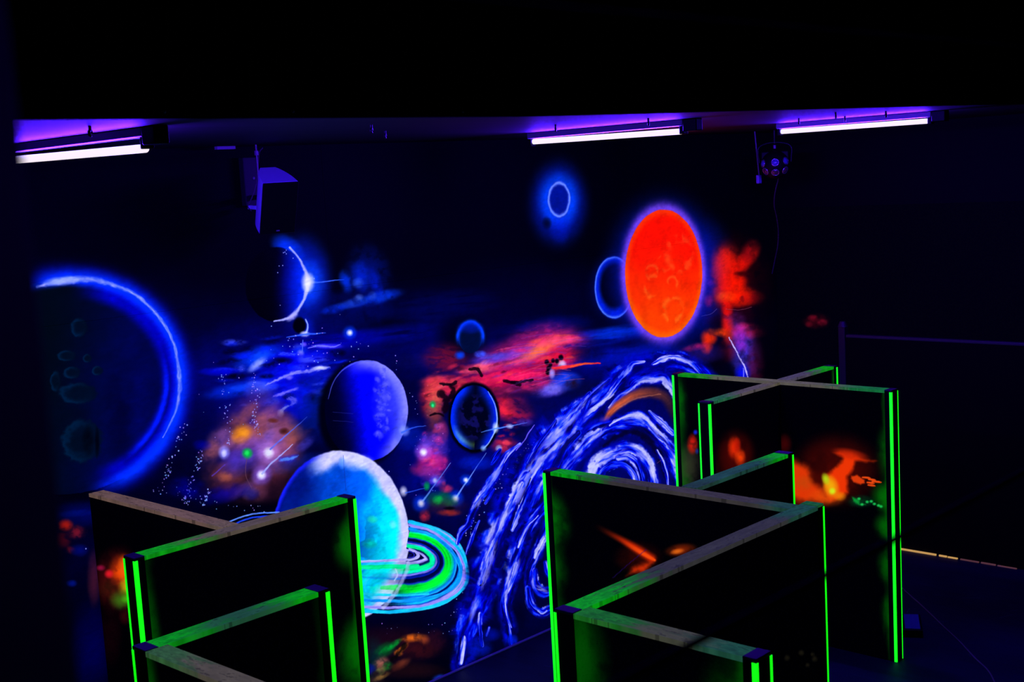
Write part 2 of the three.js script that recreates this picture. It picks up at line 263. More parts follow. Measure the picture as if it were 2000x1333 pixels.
  wisp([[535, 775, 2], [553, 770, 4], [566, 764, 3], [580, 760, 4]], 3, [120, 110, 255]); wisp([[565, 778, 3], [575, 783, 5], [570, 791, 3]], 3, [120, 110, 255]); wisp([[545, 812, 2], [552, 802, 3], [560, 795, 3]], 3, [140, 160, 255]); M.cloud(548, 808, 9, 10, [190, 205, 255], { a: 1 });
  wisp([[548, 691, 2], [565, 692, 2], [575, 694, 2]], 2, [60, 80, 255]);
  for (const [x, y, rx, ry, c, a] of [[500, 845, 90, 90, [90, 40, 120], 0.7], [535, 880, 70, 80, [170, 80, 130], 0.6], [470, 850, 60, 40, [130, 60, 60], 0.6], [505, 790, 50, 46, [70, 35, 120], 0.6], [540, 935, 90, 60, [80, 25, 50], 0.75], [440, 930, 60, 36, [120, 55, 80], 0.7], [545, 880, 30, 60, [190, 100, 130], 0.65], [560, 900, 50, 46, [150, 70, 80], 0.5], [540, 815, 46, 18, [90, 35, 50], 0.7], [480, 960, 110, 34, [60, 20, 45], 0.7], [560, 850, 60, 40, [100, 45, 70], 0.6], [575, 950, 60, 40, [70, 25, 45], 0.7], [470, 885, 90, 40, [60, 40, 170], 0.45], [525, 870, 40, 30, [120, 90, 190], 0.4]])
      M.cloud(x, y, rx, ry, c, { a, n: 0.55, f: 26 });
  for (let k = 0; k < 60; k++) { const an = rnd() * 6.28, q = Math.sqrt(rnd()), x = 505 + Math.cos(an) * q * 92 - Math.sin(an) * q * 20, y = 880 + Math.sin(an) * q * 84, c = [[200, 110, 140], [110, 60, 170], [185, 95, 60], [60, 20, 50], [85, 75, 225], [150, 75, 90], [120, 50, 40]][Math.floor(rnd() * 7)]; M.cloud(x, y, 16 + rnd() * 30, 12 + rnd() * 22, c, { a: 0.2 + rnd() * 0.28, rot: -40, n: 0.6, f: 16 }); }
  M.cloud(535, 885, 60, 60, [165, 90, 170], { a: 0.45 }); M.cloud(470, 905, 60, 30, [60, 50, 210], { a: 0.4, rot: -30 }); M.cloud(440, 965, 70, 24, [0, 0, 190], { a: 0.5, n: 0.5, f: 20, rot: -14 });
  M.cloud(472, 848, 30, 24, [245, 140, 25], { a: 0.95, n: 0.35, f: 14, rot: -30 }); M.cloud(476, 846, 14, 12, [255, 160, 30], { a: 0.7 }); M.cloud(440, 932, 20, 14, [190, 95, 60], { a: 0.7, n: 0.4, f: 10 });
  M.cloud(555, 843, 14, 9, [60, 18, 12], { a: 0.9 }); M.cloud(534, 822, 14, 7, [95, 35, 25], { a: 0.9 }); M.cloud(490, 965, 24, 18, [10, 20, 130], { a: 0.7 }); M.cloud(585, 905, 90, 26, [0, 25, 150], { a: 0.6, n: 0.5, f: 22, rot: -8 });
  M.star(525, 885, 7, [240, 235, 255], [140, 90, 200]); M.cloud(438, 884, 15, 18, [150, 150, 255], { a: 0.95 }); M.cloud(438, 886, 7, 10, [215, 215, 255], { a: 0.9 }); M.cloud(483, 886, 14, 14, [0, 210, 60], { a: 1 }); M.cloud(482, 885, 6, 7, [40, 255, 110], { a: 0.9 });
  M.star(511, 928, 6, [235, 235, 255], [80, 70, 230]); M.line([[512, 926, 3], [530, 906, 2.6], [548, 890, 2], [572, 868, 1]], 2, [170, 180, 255], { a: 0.95 }); M.line([[528, 878, 2.5], [560, 850, 2], [600, 815, 1]], 2, [90, 110, 240], { a: 0.85 });
  wisp([[550, 898, 3], [565, 897, 4], [580, 892, 2]], 3, [90, 150, 255]); M.line([[482, 895, 1], [480, 930, 1], [492, 955, 1]], 1, [110, 70, 90], { a: 0.7 }); M.line([[415, 930, 2], [440, 908, 1.5]], 2, [90, 60, 200], { a: 0.7 });
  // drifts of stars
  const drift = (pts, n, sp, r = 1.5, c) => { const cu = new THREE.CatmullRomCurve3(pts.map((p) => new THREE.Vector3(p[0], p[1], 0))); for (let k = 0; k < n; k++) { const p = cu.getPoint(rnd()), g = (rnd() + rnd() + rnd() - 1.5) * sp; M.dot(p.x + g, p.y + (rnd() - 0.5) * sp, r * (0.6 + 0.8 * rnd()), c ?? [mix(110, 190, rnd()), mix(120, 190, rnd()), 255]); } };
  drift([[362, 828], [352, 860], [335, 905], [326, 932], [312, 966]], 46, 8); drift([[397, 872], [388, 905], [376, 935], [366, 965], [364, 985]], 60, 9); drift([[410, 955], [402, 975], [395, 990]], 26, 6); drift([[495, 735], [500, 780], [497, 815], [505, 850]], 60, 9, 1.3); drift([[437, 730], [440, 790], [447, 845], [445, 870]], 40, 7, 1.2);
  drift([[420, 850], [470, 740], [560, 660], [640, 640]], 40, 60, 1.2); drift([[600, 700], [680, 690], [780, 760], [830, 900]], 50, 60, 1.2); drift([[1060, 850], [1010, 900], [960, 960], [900, 1060]], 70, 14, 1.3); drift([[830, 780], [860, 870], [820, 980]], 24, 40, 1.2); drift([[880, 1100], [890, 1180], [860, 1240]], 20, 16, 1.2); drift([[740, 1230], [820, 1240], [860, 1210]], 16, 30, 1.1); drift([[300, 950], [420, 980], [520, 1000]], 30, 24, 1.2);
  M.cloud(365, 955, 50, 30, [0, 0, 170], { a: 0.6, n: 0.5, f: 22 }); M.cloud(395, 870, 24, 14, [0, 0, 160], { a: 0.6 });

  // ---- ghost planet and the red nebula band
  M.cloud(905, 662, 64, 62, [0, 0, 8], { a: 0.9 }); M.cloud(985, 640, 40, 50, [0, 0, 40], { a: 0.5 });
  for (const [x, y, rx, ry, c, a, rot] of [[1040, 690, 150, 50, [190, 20, 90], 0.85, -14], [1060, 660, 90, 40, [150, 20, 100], 0.7, -10], [980, 740, 150, 40, [190, 10, 70], 0.8, -10], [1070, 672, 70, 22, [255, 60, 90], 0.9, -18], [1046, 690, 60, 16, [255, 95, 50], 0.95, -24], [1100, 665, 50, 12, [255, 60, 110], 0.9, -6], [1090, 700, 70, 24, [235, 15, 60], 0.85, -8], [1000, 705, 90, 20, [170, 40, 150], 0.8, -14], [1010, 735, 110, 18, [255, 20, 90], 0.9, -6], [900, 755, 90, 22, [200, 30, 70], 0.85, -10], [860, 745, 50, 20, [255, 50, 80], 0.85, -6], [935, 720, 60, 14, [235, 60, 100], 0.85, -8], [945, 715, 24, 14, [255, 90, 120], 0.8, -40], [845, 780, 34, 60, [190, 30, 50], 0.8, 0], [848, 765, 26, 36, [230, 70, 70], 0.75, 0], [1040, 755, 90, 16, [200, 30, 110], 0.7, -8], [1080, 760, 60, 20, [100, 70, 220], 0.75, -14], [1105, 745, 40, 26, [20, 60, 240], 0.8, 0], [1010, 690, 60, 14, [120, 50, 190], 0.6, -14], [960, 700, 50, 16, [70, 60, 220], 0.7, -8], [1000, 795, 60, 40, [190, 20, 60], 0.85, 20], [990, 800, 26, 26, [250, 30, 60], 0.9, 0], [1020, 760, 70, 20, [70, 10, 60], 0.6, -6], [870, 700, 60, 40, [110, 10, 40], 0.7, 0], [985, 870, 36, 22, [190, 30, 60], 0.75, 0], [990, 865, 14, 9, [250, 50, 90], 0.85, 0]])
    { M.cloud(x, y, rx, ry, c, { a, rot, n: 0.5, f: 30, fy: 11 }); M.cloud(x, y, rx * 0.85, ry * 0.8, [Math.min(255, c[0] * 1.25), c[1] * 1.4, c[2]], { a: a * 0.7, rot, n: 1, f: 13, fy: 5, lo: 0.45, hi: 0.62 }); }
  for (const [x, y, rx, ry, c, a] of [[848, 800, 24, 40, [150, 90, 70], 0.6], [850, 830, 26, 30, [120, 40, 50], 0.7], [840, 880, 34, 46, [150, 40, 150], 0.7], [846, 905, 40, 34, [250, 30, 120], 0.85], [820, 918, 26, 18, [200, 30, 80], 0.75], [838, 925, 24, 24, [220, 60, 160], 0.7], [858, 870, 26, 50, [120, 60, 200], 0.5], [866, 845, 14, 30, [210, 50, 110], 0.6], [855, 940, 20, 16, [190, 90, 200], 0.6], [835, 860, 20, 20, [80, 60, 210], 0.6]])
    M.cloud(x, y, rx, ry, c, { a, n: 0.5, f: 20 });
  const fleck = (n, x0, x1, y0, y1, pal, { w = [10, 30], h = [3, 7], rot = -12, a = 0.6, keep = () => true } = {}) => { for (let k = 0; k < n; k++) { const x = mix(x0, x1, rnd()), y = mix(y0, y1, rnd()), c = pal[Math.floor(rnd() * pal.length)], W = mix(...w, rnd()), Hh = mix(...h, rnd()), r = rot + (rnd() - 0.5) * 20; if (keep(x, y)) M.cloud(x, y, W, Hh, c, { a: a * (0.5 + 0.5 * rnd()), rot: r, n: 0.85, f: 9, fy: 4 }); } };
  fleck(70, 955, 1120, 655, 765, [[255, 30, 90], [255, 85, 60], [190, 30, 140], [50, 0, 40], [255, 60, 130], [235, 20, 70], [120, 40, 170]], { keep: (x, y) => Math.abs(y - 712 + (x - 1040) * 0.22) < 46 });
  fleck(44, 835, 960, 715, 790, [[255, 50, 80], [235, 40, 70], [150, 15, 50], [30, 0, 20], [255, 100, 110], [180, 60, 60]], { w: [8, 22], keep: (x, y) => Math.hypot(x - 927, (y - 816) * 0.75) > 50 });
  fleck(30, 825, 872, 830, 945, [[255, 40, 130], [230, 80, 170], [160, 50, 190], [255, 60, 90], [90, 60, 220]], { w: [6, 16], h: [4, 10] });
  fleck(24, 980, 1010, 770, 860, [[250, 30, 60], [160, 10, 40], [70, 10, 60], [10, 0, 20]], { w: [6, 16], h: [3, 7] });
  M.cloud(1048, 688, 44, 13, [255, 105, 60], { a: 0.9, rot: -26, n: 0.5, f: 14, fy: 7 }); M.cloud(1066, 672, 40, 9, [255, 80, 100], { a: 0.8, rot: -8, n: 0.5, f: 14, fy: 6 }); M.cloud(1012, 738, 70, 9, [255, 30, 95], { a: 0.8, rot: -5, n: 0.6, f: 20, fy: 5 }); M.cloud(1105, 745, 40, 24, [20, 60, 235], { a: 0.7, n: 0.4, f: 14 }); M.cloud(1082, 762, 40, 16, [95, 85, 235], { a: 0.7, n: 0.5, f: 12, rot: -12 }); M.cloud(950, 762, 50, 10, [90, 10, 50], { a: 0.7, n: 0.5, f: 14 }); M.cloud(1010, 772, 60, 9, [35, 5, 60], { a: 0.7, n: 0.4, f: 14, rot: -6 });
  for (const [pts, w] of [[[[918, 722], [930, 720], [938, 728], [941, 734]], 4], [[[1000, 747], [1020, 746], [1040, 742]], 3.5], [[[860, 750], [880, 752], [890, 748]], 4], [[[862, 770], [872, 785], [868, 800]], 9], [[[880, 755], [886, 762], [880, 775]], 7], [[[840, 812], [858, 808], [866, 812]], 3], [[[985, 745], [1000, 748], [1015, 752]], 4]]) M.line(pts, w, [12, 0, 12], { rough: 0.5, f: 6, soft: 0.6, a: 0.9 });
  for (const [x, y, r] of [[1068, 708, 4], [1075, 713, 3.5], [1080, 705, 3.5], [1088, 706, 4], [1096, 699, 4.5], [1072, 720, 4.5], [1070, 728, 4], [1095, 715, 2.5]]) M.cloud(x, y, r * 1.5, r * 1.8, [8, 0, 14], { a: 1, hard: 0.6 });
  M.cloud(1098, 712, 11, 11, [225, 220, 255], { a: 0.9 }); M.cloud(1078, 730, 8, 14, [170, 160, 255], { a: 0.9 }); M.cloud(1080, 760, 24, 14, [140, 130, 255], { a: 0.7, n: 0.4, f: 8 });
  M.line([[1080, 720, 4], [1110, 717, 5], [1135, 712, 4], [1172, 710, 2]], 4, [255, 45, 55], { rough: 0.3, f: 12 }); M.line([[1115, 716, 1.5], [1135, 712, 2.5], [1160, 710, 1]], 2, [255, 90, 40]);
  M.cloud(1118, 750, 18, 14, [50, 12, 14], { a: 0.9, n: 0.5, f: 10 }); M.cloud(1150, 690, 46, 26, [4, 2, 45], { a: 0.7, n: 0.5, f: 18 }); M.cloud(1140, 760, 60, 30, [3, 5, 50], { a: 0.7 }); M.cloud(1040, 790, 70, 30, [5, 5, 70], { a: 0.7, n: 0.5, f: 20 }); M.cloud(1030, 845, 40, 24, [4, 4, 40], { a: 0.7 });
  for (let k = 0; k < 26; k++) { const x = 960 + rnd() * 140, y = 660 + rnd() * 100; M.line([[x, y], [x + 30, y - 5 - rnd() * 5], [x + 60, y - 9]], 0.9, rnd() < 0.5 ? [250, 110, 140] : [110, 70, 200], { a: 0.35 }); }
  M.patch(919, 661, 25, 32, (S, T, r, x, y, O) => { const top = sst(0.75, -0.2, T), rim = Math.exp(-Math.pow((r - 1) / 0.17, 2)) * top; O[0] = 5 * rim; O[1] = mix(12, 65, rim); O[2] = mix(50, 255, rim); O[3] = r < 0.92 ? 0.95 : rim; }, { ext: 1.4 });
  M.cloud(898, 694, 14, 12, [0, 70, 255], { a: 0.9, n: 0.4, f: 8 }); M.cloud(938, 692, 16, 9, [60, 90, 255], { a: 0.9, n: 0.3, f: 8 }); M.cloud(919, 640, 34, 16, [0, 30, 220], { a: 0.45 });
  M.star(827, 884, 5, [230, 220, 255], [150, 80, 230]); M.cloud(845, 791, 9, 10, [0, 170, 70], { a: 0.95 }); M.cloud(845, 793, 4, 5, [40, 255, 140], { a: 1 });

  // ---- small dark glass planet
  M.patch(927, 816, 52, 73, (S, T, r, x, y, O) => {
    O[3] = 1 - sst(0.9, 1, r); O[0] = 0; O[1] = 0; O[2] = 10; if (r > 0.9) return;
    const q = r / 0.88, edge = 1 - sst(0.96, 1.0, q), left = sst(0.55, 0.98, q) * sst(0.1, -0.5, S), rt = sst(0.5, 0.95, q) * sst(-0.05, 0.55, S), cl = sst(0.52, 0.68, fbm(x / 13 + 5, y / 13 + 2, 3)) * 0.35 * (1 - sst(0.5, 0.8, q));
    O[1] = (mix(2, 45, Math.max(left, rt * 0.75)) + cl * 30) * edge; O[2] = (mix(18, 255, Math.max(left, rt * 0.85)) + cl * 160) * edge + 6; O[0] = cl * 40;
    if (T > 0.2 && S < 0) { const g = Math.exp(-Math.pow((q - 0.85) / 0.1, 2)) * Math.exp(-Math.pow((T - 0.55) / 0.25, 2)); O[0] += 70 * g; O[1] += 100 * g; }
  });
  M.ribbon([[953, 765, 1], [966, 790, 1.6], [971, 820, 2.6], [967, 842, 2.4], [955, 865, 1.8], [945, 876, 2.6]], [140, 175, 255], { soft: 0.9 }); M.cloud(968, 836, 9, 14, [200, 220, 255], { a: 0.9 }); M.line([[940, 845, 1], [968, 838, 2.2], [1000, 832, 1.6], [1030, 826, 0.8]], 1.5, [80, 140, 255], { a: 0.9 });
  M.cloud(996, 833, 10, 7, [190, 200, 255], { a: 0.85 }); M.cloud(944, 876, 8, 8, [130, 180, 255], { a: 0.9 }); M.cloud(974, 876, 9, 9, [150, 190, 255], { a: 0.8 }); M.cloud(1025, 826, 22, 10, [90, 60, 190], { a: 0.6, n: 0.5, f: 8 });

  // ---- blue marble planet
  M.cloud(610, 800, 60, 90, [0, 28, 140], { a: 0.6, n: 0.6, f: 26 }); M.cloud(709, 808, 88, 112, [0, 0, 8], { a: 0.95, hard: 0.14 });
  M.patch(718, 803, 79, 99, (S, T, r, x, y, O) => {
    const k = 1 - sst(0.985, 1.01, r), lit = S * 0.92 - T * 0.18 + 0.06 * (fbm(x / 26, y / 26, 3) - 0.5);
    const a = sst(-0.95, 0.0, lit), b = sst(0.15, 0.85, lit + 0.25 * sst(0.7, 1, r)), c = sst(0.68, 1.0, r) * sst(-0.25, 0.5, S - T * 0.45);
    O[0] = mix(0, 75, b * 0.9); O[1] = mix(mix(0, 2, a), 85, b * 0.9); O[2] = mix(mix(26, 248, a * a), 238, b); O[0] = mix(O[0], 150, c * 0.8); O[1] = mix(O[1], 150, c * 0.8); O[2] = mix(O[2], 255, c);
    O[3] = k;
  }, { ext: 1.02 });
  M.ribbon([[641, 780, 1], [650, 750, 1.5], [668, 725, 1.8], [700, 707, 2.2], [730, 706, 2]], [90, 100, 250], { soft: 0.9, a: 0.7 });
  for (let k = 0; k < 34; k++) M.cloud(733 + rnd() * 26 + 4 * Math.sin(k), 722 + k * 4, 6 + rnd() * 10, 4 + rnd() * 6, k % 3 ? [125, 125, 248] : [40, 50, 200], { a: 0.55, n: 0.9, f: 5, rot: rnd() * 90 });
  M.cloud(745, 790, 26, 70, [70, 80, 240], { a: 0.4, n: 0.6, f: 14 });
  for (const y of [822, 806]) M.line([[650, y], [690, y + 3]], 0.8, [50, 55, 170], { a: 0.5 });
  M.cloud(790, 842, 14, 14, [190, 200, 255], { a: 0.85 }); M.line([[785, 846, 3], [805, 836, 2], [832, 832, 0.8]], 2, [70, 120, 255], { a: 0.8 }); M.cloud(800, 850, 40, 40, [0, 40, 220], { a: 0.4 });

  // ---- comets and coloured sparks
  for (const [x, y, X, Y] of [[823, 984, 880, 905], [889, 975, 950, 885]]) { M.line([[x, y, 3], [mix(x, X, 0.4), mix(y, Y, 0.4), 2], [X, Y, 0.8]], 2, [110, 150, 255], { a: 0.9 }); M.star(x, y, 5); }
  M.star(850, 939, 3.4); M.star(910, 938, 3.4); M.cloud(834, 950, 9, 12, [0, 200, 60], { a: 0.95 });
  for (const [x, y, rx, ry, c, a] of [[860, 975, 36, 22, [0, 130, 40], 0.85], [855, 977, 14, 12, [0, 235, 60], 0.95], [880, 984, 20, 10, [0, 150, 60], 0.7], [872, 955, 18, 12, [220, 50, 80], 0.9], [830, 1008, 15, 16, [190, 35, 60], 0.85], [878, 1002, 30, 9, [190, 45, 35], 0.85], [868, 990, 60, 26, [60, 20, 30], 0.5]]) M.cloud(x, y, rx, ry, c, { a, n: 0.4, f: 12 });
  M.cloud(878, 994, 16, 5, [4, 2, 8], { a: 0.9 }); M.cloud(835, 945, 80, 60, [0, 10, 170], { a: 0.35, n: 0.5, f: 24 }); M.cloud(930, 905, 46, 20, [0, 35, 220], { a: 0.6, n: 0.5, f: 16 });

  // ---- the cyan planet with its rings
  M.cloud(590, 1000, 90, 130, [0, 0, 10], { a: 0.9 });
  M.patch(672, 1050, 127, 168, (S, T, r, x, y, O) => {
    const e = r + 0.01 * (fbm(x / 10, y / 10, 2) - 0.5), k = 1 - sst(0.985, 1.01, e), n = fbm(x / 34 + 2, y / 50 + 7, 4) - 0.5;
    const lit = S * 0.82 + T * 0.06 + n * 0.4, a = sst(-0.8, 0.2, lit), b = sst(0.1, 0.5, lit), up = sst(-0.35, -0.8, T);
    O[0] = 0; O[1] = mix(mix(12, 100, a), 236, b * (1 - 0.55 * up)); O[2] = mix(mix(110, 250, a), 255, b);
    const teal = sst(0.5, 0.62, fbm(x / 24 + 30, y / 30 + 11, 3)) * sst(0.5, 0.1, Math.abs(T - 0.1)) * sst(0.55, 0.1, Math.abs(S - 0.2)); O[1] = mix(O[1], 80, teal * 0.55); O[2] = mix(O[2], 140, teal * 0.55);
    if (T > 0.36) { const c = sst(0.36, 0.5, T) * 0.6; O[1] = mix(O[1], 215, c * sst(-0.2, 0.6, S)); O[2] = mix(O[2], 225, c * 0.6); }
    const rim = sst(0.77, 0.9, e + 0.14 * n) * sst(-0.25, 0.3, S - T * 0.55 + n * 0.2) + sst(0.9, 0.95, e) * sst(-0.15, 0.3, S) * sst(0, 0.3, T); const q = clamp(rim); O[0] = mix(O[0], 205, q); O[1] = mix(O[1], 205, q); O[2] = mix(O[2], 255, q);
    const l = sst(0.93, 0.985, e) * sst(-0.2, -0.6, S) * sst(0.4, -0.2, T); O[0] = mix(O[0], 20, l); O[1] = mix(O[1], 30, l); O[2] = mix(O[2], 240, l);
    O[3] = k;
  }, { ext: 1.03 });
  M.cloud(700, 905, 40, 22, [210, 215, 255], { a: 0.7, n: 0.4, f: 14 }); M.cloud(728, 1015, 14, 10, [40, 255, 170], { a: 0.6 }); M.cloud(722, 1062, 20, 14, [0, 200, 120], { a: 0.5, n: 0.4, f: 9 }); M.cloud(768, 1025, 10, 12, [130, 235, 255], { a: 0.7 });
  M.line([[671, 890], [672, 915], [676, 960]], 1, [20, 40, 140], { a: 0.6 }); M.cloud(668, 905, 9, 16, [90, 150, 255], { a: 0.7 }); M.cloud(788, 960, 10, 14, [230, 230, 255], { a: 0.8 }); M.line([[792, 963, 2], [830, 954, 1]], 2, [50, 100, 255], { a: 0.7 });
  const band = (pts, w, c, o = {}) => M.ribbon(pts.map((p) => [p[0], p[1], p[2] ?? w]), (x, al, O) => { const q = fbm(al / 40, x * 3 + w, 3) - 0.5; O[0] = clamp(c[0] + q * 70, 0, 255); O[1] = clamp(c[1] + q * 80, 0, 255); O[2] = clamp(c[2] + q * 80, 0, 255); }, { soft: 0.45, rough: 0.12, f: 14, ...o });
  // front of the ring passes over the planet; behind it the ring is hidden
  const outer = [[800, 1020], [836, 1029], [872, 1051], [900, 1079], [912, 1110], [911, 1138], [894, 1160], [864, 1179], [822, 1190], [767, 1196], [711, 1194], [640, 1188], [580, 1176]];
  const shift = (pts, k, cx = 770, cy = 1098) => pts.map((p) => [cx + (p[0] - cx) * k, cy + (p[1] - cy) * k]);
  const under = [[800, 1030], [840, 1044], [874, 1068], [893, 1098], [892, 1124], [870, 1146], [830, 1160], [770, 1168], [700, 1166]];
  void under; void shift;
  const bands = ramp([[0, [20, 205, 255]], [0.05, [40, 190, 255]], [0.07, [165, 160, 255]], [0.11, [150, 145, 255]], [0.13, [10, 60, 190]], [0.16, [20, 200, 255]], [0.2, [0, 120, 250]], [0.22, [0, 8, 70]], [0.245, [0, 20, 110]], [0.26, [30, 170, 255]], [0.3, [0, 110, 245]], [0.33, [0, 200, 210]], [0.36, [0, 255, 170]], [0.4, [0, 240, 50]], [0.5, [0, 235, 40]], [0.53, [0, 200, 110]], [0.55, [20, 60, 220]], [0.58, [0, 8, 70]], [0.64, [0, 4, 45]], [0.66, [0, 25, 170]], [0.7, [0, 20, 150]], [0.715, [140, 135, 255]], [0.74, [120, 115, 255]], [0.755, [0, 200, 190]], [0.78, [0, 255, 160]], [0.86, [0, 250, 120]], [0.88, [0, 60, 110]], [0.91, [8, 6, 70]], [0.93, [150, 145, 255]], [0.97, [190, 185, 255]], [1, [60, 60, 200]]]);
  M.ribbon([[798, 1048, 29], [834, 1056, 31], [862, 1076, 37], [871, 1098, 42], [866, 1119, 46], [845, 1135, 48], [812, 1145, 50], [770, 1147, 50], [735, 1146, 49]], (x, al, O, L) => { const w = 0.02 * (fbm(al / 16, x * 3, 2) - 0.5), q = fbm(al / 45, x * 14, 3) - 0.5; bands(clamp((1 - x) / 2 + w), O); for (let c = 0; c < 3; c++) O[c] = clamp(O[c] * (1 + q * 0.7), 0, 255); O[3] = 1 - sst(L - 75, L - 20, al) * 0.85; }, { soft: 0.04, step: 4, butt: true });
  band(outer, 4.4, [20, 200, 255]); band([[800, 1026], [839, 1037], [869, 1056], [895, 1082], [906, 1110], [905, 1138], [887, 1160], [852, 1176], [808, 1186], [711, 1186], [620, 1174]], 3.4, [150, 140, 255]);
    band([[800, 1033], [840, 1045], [868, 1064], [890, 1090], [899, 1112], [897, 1134], [880, 1152], [845, 1166], [790, 1174], [704, 1173]], 3.8, [10, 150, 255]);
  band([[705, 1160], [766, 1163], [836, 1160]], 3, [20, 200, 230]);
  band([[815, 1106, 5], [778, 1107, 5.5], [703, 1108, 5], [640, 1102, 5]], 6, [0, 255, 150]); band([[790, 1147, 7], [765, 1148, 6], [745, 1149, 4]], 6, [0, 240, 60], { a: 0.6 });
  band([[799, 1072, 2], [812, 1078, 3], [817, 1086, 4], [808, 1092, 3.5], [780, 1094, 3], [703, 1097, 3], [650, 1093, 3]], 3, [175, 170, 255]); band([[799, 1077], [808, 1081], [808, 1088], [798, 1089]], 1.6, [30, 30, 170]); band([[799, 1085], [803, 1084]], 1.5, [10, 10, 120]);
  M.line([[750, 1098], [790, 1096]], 1, [255, 200, 225], { a: 0.6 }); M.line([[705, 1128], [760, 1131], [780, 1132]], 3, [10, 120, 220], { a: 0.6, rough: 0.5 }); M.cloud(740, 1125, 40, 9, [0, 160, 190], { a: 0.6, n: 0.5, f: 12 });
  M.ribbon([[798, 1100, 5], [793, 1118, 6], [785, 1135, 6], [776, 1152, 6], [762, 1172, 6], [748, 1188, 5]], [200, 205, 255], { soft: 0.7, rough: 0.4, f: 9, a: 0.6 }); M.line([[772, 1112], [776, 1124], [770, 1134]], 2.2, [200, 230, 255], { a: 0.7 });
  band([[440, 1024], [466, 1012], [497, 1004], [545, 1001]], 1.8, [90, 140, 255]); band([[450, 1030], [475, 1017], [505, 1010], [545, 1008]], 2.2, [20, 60, 230]);

  // ---- nebula low on the wall
  M.cloud(770, 1260, 130, 50, [30, 5, 22], { a: 0.85 }); M.cloud(730, 1290, 30, 60, [0, 45, 50], { a: 0.6, n: 0.5, f: 24 });
  for (const [x, y, rx, ry, c, a, rot] of [[762, 1264, 34, 8, [0, 220, 60], 0.95, -34], [752, 1270, 30, 18, [0, 95, 35], 0.8, -30], [805, 1247, 30, 12, [225, 100, 20], 0.95, -8], [828, 1250, 16, 14, [170, 70, 30], 0.8, 0], [785, 1268, 22, 7, [230, 110, 15], 0.95, -38], [778, 1276, 12, 9, [220, 110, 25], 0.9, 0], [745, 1298, 22, 20, [190, 110, 90], 0.8, -40], [757, 1302, 15, 12, [0, 150, 40], 0.9, -30], [742, 1313, 16, 10, [150, 190, 80], 0.7, -30], [782, 1299, 28, 12, [140, 60, 35], 0.8, -28], [820, 1270, 50, 26, [60, 12, 20], 0.7, 0], [852, 1250, 26, 30, [50, 10, 30], 0.6, 0], [724, 1308, 14, 14, [0, 20, 150], 0.8, 0], [745, 1322, 24, 8, [190, 140, 60], 0.7, -25]]) M.cloud(x, y, rx, ry, c, { a, rot, n: 0.6, f: 10 });
  M.line([[766, 1290], [778, 1278], [790, 1262]], 7, [6, 4, 6], { rough: 0.6, f: 8, a: 0.85 }); M.cloud(735, 1317, 12, 8, [5, 5, 20], { a: 0.9 });
  M.cloud(700, 1330, 70, 30, [120, 60, 45], { a: 0.35, n: 0.6, f: 16 }); M.cloud(800, 1310, 90, 22, [40, 12, 16], { a: 0.6 });

  // ---- eclipsed star and ring moon
  M.cloud(1092, 398, 72, 108, [0, 30, 235], { a: 0.7 }); M.cloud(1092, 391, 50, 70, [0, 80, 255], { a: 1 }); M.cloud(1094, 445, 26, 40, [0, 25, 200], { a: 0.4 }); M.cloud(1068, 436, 12, 16, [0, 0, 14], { a: 0.75 });
  M.patch(1092, 390, 20, 32, (S, T, r, x, y, O) => { const e = r + 0.06 * (fbm(x / 6, y / 6, 2) - 0.5), rim = Math.exp(-Math.pow((e - 1.02) / 0.12, 2)); O[0] = mix(0, 110, rim); O[1] = mix(18, 140, rim); O[2] = mix(135, 255, rim); O[3] = e < 0.95 ? 1 : rim; }, { ext: 1.4 });
  M.cloud(1200, 562, 60, 84, [0, 20, 190], { a: 0.45 });
  M.patch(1200, 562, 36, 59, (S, T, r, x, y, O) => { const rim = Math.exp(-Math.pow((r - 1) / 0.045, 2)), inn = sst(0.62, 0.92, r + 0.08 * T) * sst(0.6, -0.3, S - Math.abs(T) * 0.5); O[0] = mix(0, 80, rim); O[1] = mix(mix(0, 30, inn), 125, rim); O[2] = mix(mix(14, 205, inn), 255, rim); O[3] = r < 0.97 ? 1 : rim; }, { ext: 1.2 });

  // ---- red clouds beside the orange planet, and the lightning
  M.cloud(1390, 540, 60, 140, [0, 15, 130], { a: 0.6 });
